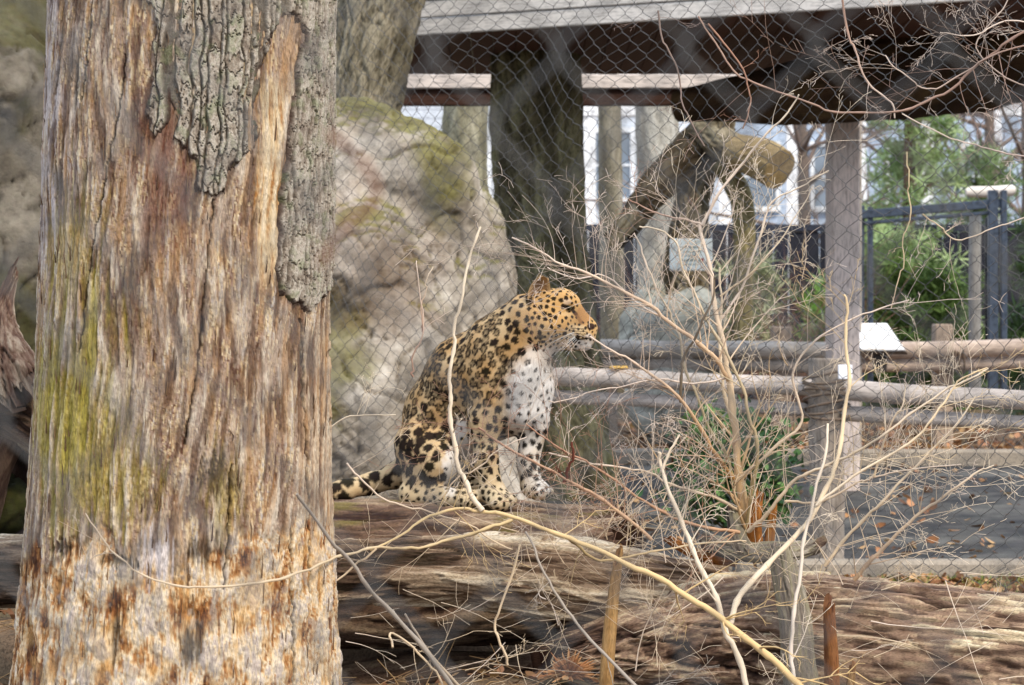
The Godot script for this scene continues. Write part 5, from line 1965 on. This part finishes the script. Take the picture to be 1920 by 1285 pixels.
func cane(parent: Node3D, called: String, pts: Array, r0: float, r1: float, c0: Color, c1: Color, twigs: MB, ntw := 0, tl := 0.2, up := 0.4, kinks := 0.0) -> void:
	# radii in photograph pixels at the leopard's distance
	var p := smooth_line(pts)
	var r := PackedFloat32Array()
	var m := p.size()
	var kink := Vector3.ZERO
	for k in m:
		if k % 4 == 0:
			kink = Vector3(rng.randfn(0, 1), rng.randfn(0, 1), rng.randfn(0, 1)) * 0.0028
		p[k] += kink + Vector3(nw.get_noise_3dv(p[k] * 5), nw.get_noise_3dv(p[k] * 5 + Vector3(9, 0, 0)), nw.get_noise_3dv(p[k] * 5 + Vector3(0, 9, 0)) * 2) * 0.006
		r.append(lerpf(r0, r1, float(k) / (m - 1)) * LK * (1.0 + 0.16 * nw.get_noise_1d(k * 1.7 + r0)) * (1.22 if k % 4 == 1 and r0 > 2.0 else 1.0))
	var b := MB.new()
	b.tube(p, r, 8 if r0 > 4 else 5, c0, c1)
	put(called, b, M.twig, parent)
	for k in ntw:
		var i := 1 + rng.randi() % maxi(m - 2, 1)
		var T := (p[mini(i + 1, m - 1)] - p[i - 1]).normalized()
		var side := T.cross(Vector3(rng.randfn(0, 0.5), rng.randfn(0, 0.5), 1)).normalized() * (1.0 if rng.randf() < 0.5 else -1.0)
		var d := (T * 0.5 + side * 0.75 + Vector3(0, up, rng.randfn(0, 0.3))).normalized()
		stick(twigs, p[i], d, tl * rng.randf_range(0.35, 1.2), maxf(r[i] * 0.36, 0.0011), 0.38, c0.lerp(c1, float(i) / m), c1, 2)


func build_plants() -> void:
	var tan := h("#cdb595", 0.85)
	var org := h("#bd9460", 0.82)
	var pal_ := h("#ddcbb2", 0.85)
	var pink := h("#d6c3b2", 0.86)
	var rust := h("#ab826c", 0.78)
	var grey := h("#a39688", 0.78)
	# the sapling in front on the right
	var t := thing("sapling", "leafless tangled sapling with orange stems on the right, before the railings", "sapling", P(1395, 1000, 7.98))
	var tw := MB.new()
	cane(t, "stem", [[1405, 1010, 7.97], [1390, 920, 7.96], [1378, 810, 7.95], [1366, 715, 7.95]], 7.0, 5.6, org, tan, tw, 10, 0.3)
	cane(t, "stem", [[1366, 715, 7.95], [1352, 640, 7.97], [1338, 560, 8.0], [1330, 500, 8.02], [1314, 420, 8.05]], 4.6, 2.6, tan, pink, tw, 15, 0.3)
	cane(t, "stem", [[1314, 420, 8.05], [1360, 345, 8.05], [1426, 270, 8.03], [1466, 225, 8.0], [1497, 180, 7.98]], 2.6, 1.2, pink, pal_, tw, 3, 0.16)
	cane(t, "stem", [[1314, 420, 8.05], [1290, 412, 8.06], [1240, 405, 8.1], [1180, 372, 8.15]], 2.2, 1.0, pink, rust, tw, 4, 0.18)
	cane(t, "stem", [[1365, 712, 7.94], [1332, 665, 7.9], [1255, 598, 7.85], [1180, 552, 7.8], [1110, 515, 7.78], [1040, 490, 7.76], [960, 446, 7.75]], 4.0, 1.3, h("#cfab84", 0.84), pink, tw, 31, 0.28, 0.5)
	cane(t, "stem", [[1255, 598, 7.85], [1200, 575, 7.9], [1130, 520, 7.95], [1080, 522, 7.95], [1030, 505, 7.95]], 2.0, 1.0, pink, pink, tw, 10, 0.22)
	cane(t, "stem", [[1388, 905, 7.96], [1330, 835, 7.9], [1278, 755, 7.85], [1225, 705, 7.83], [1160, 660, 7.8], [1105, 628, 7.78]], 3.8, 1.3, h("#b08040", 0.78), pink, tw, 21, 0.26, 0.4)
	cane(t, "stem", [[1278, 755, 7.85], [1282, 690, 7.83], [1310, 620, 7.8], [1335, 560, 7.8], [1340, 520, 7.8]], 2.6, 1.4, h("#7a6a58", 0.72), h("#7a6a58", 0.72), tw, 4, 0.2)
	cane(t, "stem", [[1400, 1000, 7.98], [1392, 900, 7.99], [1376, 800, 8.02], [1350, 700, 8.05], [1348, 600, 8.1], [1352, 500, 8.1]], 4.6, 1.6, h("#b79c72", 0.8), pal_, tw, 17, 0.28)
	cane(t, "stem", [[1395, 1000, 7.96], [1420, 860, 7.9], [1405, 770, 7.9], [1370, 680, 7.92], [1320, 590, 7.95], [1280, 500, 7.98], [1262, 450, 8.0], [1200, 430, 8.0]], 3.6, 1.2, h("#a08a5c", 0.78), pal_, tw, 20, 0.26)
	cane(t, "stem", [[1352, 600, 8.0], [1390, 540, 8.0], [1420, 450, 8.0], [1450, 380, 8.0], [1520, 340, 7.98], [1555, 318, 7.97]], 2.2, 1.0, pink, pal_, tw, 10, 0.22)
	cane(t, "stem", [[1352, 560, 8.0], [1420, 500, 8.0], [1470, 440, 8.02], [1530, 350, 8.05]], 1.9, 0.9, tan, pal_, tw, 6, 0.2)
	cane(t, "stem", [[1405, 1000, 7.9], [1450, 950, 7.85], [1490, 900, 7.82], [1545, 872, 7.8], [1600, 850, 7.78], [1690, 792, 7.76], [1770, 735, 7.75], [1850, 690, 7.74]], 3.6, 1.5, tan, pal_, tw, 22, 0.26, 0.3)
	cane(t, "stem", [[1385, 900, 7.95], [1440, 850, 7.92], [1500, 790, 7.9], [1490, 700, 7.9], [1530, 640, 7.9], [1620, 590, 7.9], [1700, 560, 7.9]], 2.8, 1.1, tan, pink, tw, 14, 0.24)
	cane(t, "stem", [[1395, 960, 7.96], [1330, 930, 7.9], [1250, 900, 7.86], [1180, 880, 7.84], [1100, 870, 7.82], [1030, 850, 7.8]], 2.6, 1.1, tan, pink, tw, 20, 0.26, 0.2)
	cane(t, "stem", [[1390, 1000, 7.9], [1310, 985, 7.85], [1220, 950, 7.8], [1130, 885, 7.78], [1060, 850, 7.76], [990, 800, 7.74]], 3.0, 1.1, h("#c29a78", 0.8), rust, tw, 21, 0.24, 0.3)
	cane(t, "stem", [[1366, 715, 7.95], [1310, 720, 7.9], [1230, 715, 7.88], [1130, 735, 7.86], [1035, 758, 7.85]], 2.0, 1.0, pink, pink, tw, 11, 0.2)
	cane(t, "stem", [[1400, 990, 7.99], [1370, 880, 8.05], [1330, 800, 8.1], [1290, 700, 8.12], [1270, 620, 8.14], [1240, 560, 8.15], [1210, 480, 8.15], [1190, 440, 8.15]], 3.0, 1.2, h("#a99a64", 0.78), pink, tw, 21, 0.26)
	# slender shoots that sprawl right
	cane(t, "stem", [[1600, 1088, 7.95], [1640, 1045, 7.93], [1700, 990, 7.9], [1765, 935, 7.88], [1820, 890, 7.86], [1862, 870, 7.85]], 3.8, 1.2, h("#b09070", 0.8), pal_, tw, 21, 0.24, 0.3)
	cane(t, "stem", [[1545, 1062, 7.95], [1600, 1000, 7.93], [1660, 930, 7.9], [1730, 860, 7.88], [1790, 800, 7.86], [1830, 740, 7.85]], 3.0, 1.2, tan, pal_, tw, 21, 0.24, 0.3)
	cane(t, "stem", [[1470, 940, 7.93], [1540, 940, 7.92], [1610, 905, 7.9], [1640, 895, 7.88], [1720, 880, 7.86], [1800, 870, 7.85]], 2.2, 1.0, tan, pink, tw, 15, 0.2, 0.1)
	cane(t, "stem", [[1640, 895, 7.88], [1668, 800, 7.86], [1690, 760, 7.85], [1700, 720, 7.85]], 2.0, 1.0, tan, pal_, tw, 7, 0.2)
	put("twigs", tw, M.twig, t, "stuff")
	# whitish canes nearer the viewer
	t = thing("cane", "long pale tan cane running down to the bottom right, with a tall bent side shoot", "branch", P(1500, 1285, 7.3), "bare canes before the logs")
	tw = MB.new()
	cane(t, "stem", [[690, 1036, 7.42], [765, 995, 7.46], [838, 958, 7.5], [900, 956, 7.5], [975, 978, 7.48], [1070, 1010, 7.45], [1180, 1058, 7.42], [1280, 1112, 7.38], [1370, 1172, 7.34], [1440, 1232, 7.3], [1510, 1300, 7.26]], 1.6, 6.3, h("#d3ba8c", 0.85), h("#d6b581", 0.85), tw, 14, 0.24, 0.1)
	cane(t, "stem", [[905, 958, 7.5], [880, 920, 7.52], [858, 868, 7.54], [840, 790, 7.56], [840, 715, 7.58], [852, 640, 7.6], [866, 560, 7.62], [880, 490, 7.64], [900, 425, 7.66]], 4.2, 1.6, pal_, pal_, tw, 1, 0.1)
	cane(t, "stem", [[962, 975, 7.485], [900, 998, 7.47], [840, 1014, 7.46], [760, 1030, 7.42], [700, 1030, 7.4], [620, 1050, 7.0], [520, 1088, 6.45], [400, 1100, 6.3], [290, 1085, 6.3], [205, 1035, 6.3], [160, 965, 6.3]], 3.2, 0.9, h("#cbb284", 0.83), h("#c9b49c", 0.83), tw, 4, 0.16)
	cane(t, "stem", [[700, 1030, 7.4], [650, 1080, 7.38], [600, 1110, 7.3]], 2.0, 1.2, tan, tan, tw, 1, 0.12)
	cane(t, "stem", [[1070, 1010, 7.45], [1130, 1050, 7.5], [1200, 1035, 7.55], [1280, 1025, 7.6], [1400, 1010, 7.65]], 2.4, 1.2, h("#a98f5c", 0.78), tan, tw, 11, 0.2)
	put("twigs", tw, M.twig, t, "stuff")
	t = thing("cane", "whitish cane rising from the bottom right to beside the small white tag", "branch", P(1370, 1170, 7.35), "bare canes before the logs")
	tw = MB.new()
	cane(t, "stem", [[1368, 1168, 7.35], [1390, 1115, 7.4], [1450, 1050, 7.5], [1515, 970, 7.6], [1562, 885, 7.65], [1582, 800, 7.7], [1590, 700, 7.75], [1586, 620, 7.78], [1580, 550, 7.8]], 5.0, 2.0, pal_, h("#dcc094", 0.85), tw, 6, 0.2)
	cane(t, "stem", [[1486, 1300, 7.4], [1484, 1180, 7.45], [1500, 1060, 7.5], [1520, 950, 7.55], [1545, 860, 7.6], [1553, 800, 7.65]], 3.6, 2.0, h("#d0c2b4", 0.85), pal_, tw, 6, 0.18)
	cane(t, "stem", [[1530, 950, 7.6], [1590, 900, 7.6], [1680, 850, 7.6], [1750, 790, 7.6], [1800, 715, 7.6], [1852, 690, 7.6]], 2.4, 1.2, pal_, h("#dcc094", 0.85), tw, 11, 0.2)
	put("twigs", tw, M.twig, t, "stuff")
	t = thing("cane", "straight whitish cane crossing the pale log left of the forked limb", "branch", P(1400, 1285, 7.4), "bare canes before the logs")
	tw = MB.new()
	cane(t, "stem", [[1406, 1310, 7.4], [1372, 1210, 7.42], [1335, 1110, 7.45], [1300, 1030, 7.5], [1265, 950, 7.55], [1245, 880, 7.6], [1236, 850, 7.6]], 4.6, 2.4, pal_, pal_, tw, 4, 0.22)
	cane(t, "stem", [[1246, 885, 7.6], [1262, 840, 7.6], [1275, 815, 7.6]], 2.6, 1.6, pal_, pal_, tw, 1, 0.1)
	put("twigs", tw, M.twig, t, "stuff")
	t = thing("cane", "grey leaning cane in the hollow, just right of the dead trunk", "branch", P(840, 1285, 7.0), "bare canes before the logs")
	tw = MB.new()
	cane(t, "stem", [[560, 930, 6.6], [625, 1025, 6.7], [700, 1110, 6.8], [790, 1215, 6.9], [860, 1310, 7.0]], 2.2, 3.6, grey, h("#b5a899", 0.8), tw, 0)
	cane(t, "stem", [[760, 1150, 6.9], [800, 1220, 6.95], [870, 1300, 7.0]], 1.6, 2.6, grey, tan, tw, 3, 0.2)
	cane(t, "stem", [[735, 1215, 6.9], [740, 1190, 6.95], [800, 1240, 7.0], [830, 1300, 7.0]], 1.8, 1.8, tan, tan, tw, 3, 0.2)
	cane(t, "stem", [[976, 1020, 7.2], [935, 1150, 7.2], [938, 1200, 7.2], [955, 1245, 7.2]], 1.8, 2.2, tan, tan, tw, 1, 0.14)
	cane(t, "stem", [[980, 1000, 7.3], [1030, 1090, 7.25], [1090, 1180, 7.2], [1160, 1250, 7.1], [1220, 1310, 7.0]], 1.8, 3.0, grey, h("#a39688", 0.78), tw, 4, 0.2)
	put("twigs", tw, M.twig, t, "stuff")
	# red brown thorny twig before the leopard's feet
	t = thing("twig", "red brown thorny twig reaching across the leopard's forelegs", "twig", P(1200, 1000, 7.6))
	tw = MB.new()
	cane(t, "stem", [[1220, 1010, 7.6], [1150, 950, 7.6], [1070, 900, 7.6], [990, 860, 7.6], [930, 830, 7.6], [890, 805, 7.6]], 3.2, 1.4, h("#bb9a7c", 0.8), rust, tw, 21, 0.2, 0.4)
	cane(t, "stem", [[1052, 905, 7.6], [1072, 870, 7.58], [1074, 830, 7.56]], 2.8, 1.8, h("#7a4634", 0.7), h("#7a4634", 0.7), tw, 4, 0.06)
	cane(t, "stem", [[820, 935, 7.6], [870, 895, 7.6], [935, 845, 7.6], [985, 820, 7.6]], 1.6, 1.0, tan, pink, tw, 4, 0.14)
	cane(t, "stem", [[650, 870, 7.6], [700, 920, 7.6], [760, 950, 7.6], [860, 980, 7.6], [960, 1030, 7.6]], 1.8, 1.4, pink, tan, tw, 6, 0.16)
	put("twigs", tw, M.twig, t, "stuff")
	# thin shoots before the boulder
	t = thing("twig", "thin reddish shoot standing before the boulder left of the leopard", "twig", P(775, 690, 8.0))
	tw = MB.new()
	cane(t, "stem", [[778, 705, 8.0], [770, 683, 8.0], [790, 630, 8.0], [792, 560, 8.0], [782, 490, 8.0]], 1.9, 1.0, rust, pink, tw, 1, 0.1)
	cane(t, "stem", [[792, 625, 8.0], [790, 590, 8.0], [800, 545, 8.0], [814, 500, 8.0]], 1.2, 0.9, rust, pal_, tw, 0)
	cane(t, "stem", [[618, 800, 8.0], [660, 780, 8.0], [740, 775, 8.0]], 1.4, 0.9, pal_, pal_, tw, 3, 0.12)
	put("twigs", tw, M.twig, t, "stuff")
	# dry tangle on the ground and along the logs
	t = thing("brushwood", "tangle of dry twigs lying over the logs below the leopard", "brushwood", P(1150, 1180, 7.8))
	tw = MB.new()
	for k in 85:
		var px := rng.randf_range(640, 1900)
		var py := rng.randf_range(960, 1290)
		if px > 1250 and py < 1000 + (px - 1250) * 0.12:
			py += 120
		var o := P(px, py, rng.randf_range(7.6, 7.9))
		var d := Vector3(rng.randfn(0, 1), rng.randfn(0.15, 0.4), rng.randfn(0, 0.4)).normalized()
		stick(tw, o, d, rng.randf_range(0.1, 0.42), rng.randf_range(0.001, 0.0024), 0.4, tan.lerp(pink, rng.randf()), pal_.lerp(tan, rng.randf()), 1)
	for k in 60:
		var o := P(rng.randf_range(950, 1340), rng.randf_range(890, 1060), rng.randf_range(7.6, 7.9))
		var d := Vector3(rng.randfn(0, 0.6), rng.randfn(0.5, 0.5), rng.randfn(0, 0.4)).normalized()
		stick(tw, o, d, rng.randf_range(0.1, 0.3), rng.randf_range(0.0012, 0.0022), 0.3, tan, pink, 1)
	put("twigs", tw, M.twig, t, "stuff")
	# vines hanging on the mesh at the upper right
	t = thing("vine", "bare reddish vine with curling twigs across the upper right corner", "vine", P(1920, 60, 8.4))
	tw = MB.new()
	cane(t, "stem", [[1990, 20, 8.4], [1920, 62, 8.4], [1850, 105, 8.4], [1790, 160, 8.4], [1710, 200, 8.4], [1640, 212, 8.4], [1560, 208, 8.4], [1480, 180, 8.4], [1390, 143, 8.4], [1350, 90, 8.4], [1310, 30, 8.4]], 2.8, 1.4, h("#94796c", 0.76), h("#b39482", 0.78), tw, 14, 0.3, -0.2)
	cane(t, "stem", [[1578, -30, 8.4], [1585, 40, 8.4], [1606, 100, 8.4], [1630, 155, 8.4], [1668, 190, 8.4], [1676, 222, 8.4]], 2.2, 1.3, rust, pink, tw, 6, 0.12)
	cane(t, "stem", [[1236, 20, 8.4], [1250, 80, 8.4], [1270, 130, 8.4], [1280, 190, 8.4], [1300, 240, 8.4], [1321, 276, 8.4]], 1.8, 1.3, h("#8f7a70", 0.75), h("#8f7a70", 0.75), tw, 3, 0.1)
	cane(t, "stem", [[1330, 45, 8.4], [1378, 105, 8.4], [1398, 140, 8.4], [1406, 190, 8.4], [1390, 245, 8.4]], 1.8, 1.2, rust, rust, tw, 3, 0.1)
	cane(t, "stem", [[1990, 80, 8.4], [1890, 92, 8.4], [1800, 140, 8.4], [1740, 165, 8.4], [1680, 130, 8.4], [1660, 106, 8.4]], 1.8, 1.0, h("#8f6f62", 0.75), pink, tw, 10, 0.22)
	cane(t, "stem", [[1990, 60, 8.4], [1900, 40, 8.4], [1820, 66, 8.4], [1760, 60, 8.4]], 1.6, 1.0, pink, pink, tw, 6, 0.2)
	cane(t, "stem", [[1990, 300, 8.4], [1900, 292, 8.4], [1850, 280, 8.4], [1770, 255, 8.4], [1690, 212, 8.4]], 1.8, 1.1, h("#a08c84", 0.78), pink, tw, 4, 0.16)
	cane(t, "stem", [[1700, 285, 8.4], [1703, 350, 8.4], [1706, 400, 8.4], [1692, 445, 8.4], [1690, 510, 8.4], [1670, 580, 8.4]], 1.4, 0.9, h("#c9b48c", 0.8), tan, tw, 1, 0.1)
	cane(t, "stem", [[1730, 400, 8.4], [1770, 430, 8.4], [1800, 448, 8.4], [1860, 432, 8.4], [1925, 405, 8.4], [1990, 390, 8.4]], 1.4, 1.0, tan, pink, tw, 4, 0.14)
	cane(t, "stem", [[1990, 190, 8.4], [1920, 160, 8.4], [1860, 130, 8.4], [1830, 80, 8.4], [1880, 20, 8.4], [1900, -30, 8.4]], 1.6, 1.0, h("#8f7a70", 0.75), pink, tw, 7, 0.24)
	put("twigs", tw, M.twig, t, "stuff")
	# red brown loop caught in the near wire at the left, blurred
	t = put("root_loop", _blur_vine(), M.twig)
	tag(t, "blurred rusty brown vine loop hanging close before the boulder", "vine")
	# evergreen bush by the path
	t = thing("evergreen_bush", "glossy dark evergreen bush growing beside the lashed post", "bush", P(1370, 1000, 12.7))
	var tf := []
	var cols := []
	tw = MB.new()
	for k in 170:
		var a := rng.randf() * TAU
		var o := P(1370, 1000, 12.7)
		var hgt := rng.randf_range(0.16, 0.62)
		var tip := o + Vector3(cos(a) * rng.randf() * 0.36, hgt, sin(a) * rng.randf() * 0.28)
		tip.y -= absf(tip.x - o.x) * 0.25
		tw.tube(PackedVector3Array([o, o.lerp(tip, 0.5) + Vector3(0, 0.04, 0), tip]), PackedFloat32Array([0.006, 0.004, 0.002]), 4, h("#5a4a34", 0.7), h("#5a6a34", 0.7), false)
		for q in 22:
			var p := o.lerp(tip, rng.randf_range(0.5, 1.05)) + Vector3(rng.randfn(0, 0.035), rng.randfn(0, 0.03), rng.randfn(0, 0.035))
			tf.append(Transform3D(rbasis(rng.randf_range(0.025, 0.068), 0.8), p - o))
			cols.append(h("#36583a", 0.68).lerp(h("#7ea35c", 0.75), pow(rng.randf(), 1.6)))
	put("branches", tw, M.twig, t, "stuff")
	scatter("leaves", leaf_mesh(Color.WHITE), M.leaf, tf, cols, t)
	# grass tufts by the far end of the enclosure
	tf.clear()
	cols.clear()
	for k in 500:
		var x := rng.randf_range(0.8, 3.2)
		var z := -rng.randf_range(12.6, 13.4)
		tf.append(Transform3D(Basis(Vector3.UP, rng.randf() * TAU).scaled(Vector3.ONE * rng.randf_range(0.05, 0.12)), Vector3(x, ground_y(x, z), z)))
		cols.append(h("#6f8a3a", 0.65).lerp(h("#a59a5c", 0.75), rng.randf()))
	tag(scatter("grass", tuft_mesh(6, 0.03), M.leaf, tf, cols), "thin green grass among the leaves along the kerb", "grass", "", "stuff")


func _blur_vine() -> MB:
	var b := MB.new()
	var p := smooth_line([[600, 500, 1.32], [640, 430, 1.32], [690, 395, 1.32], [705, 360, 1.32], [690, 320, 1.32], [650, 275, 1.32], [610, 250, 1.32]])
	var r := PackedFloat32Array()
	for k in p.size():
		r.append(0.002)
	b.tube(p, r, 6, h("#8a5a40", 0.7), h("#8a5a40", 0.7))
	return b
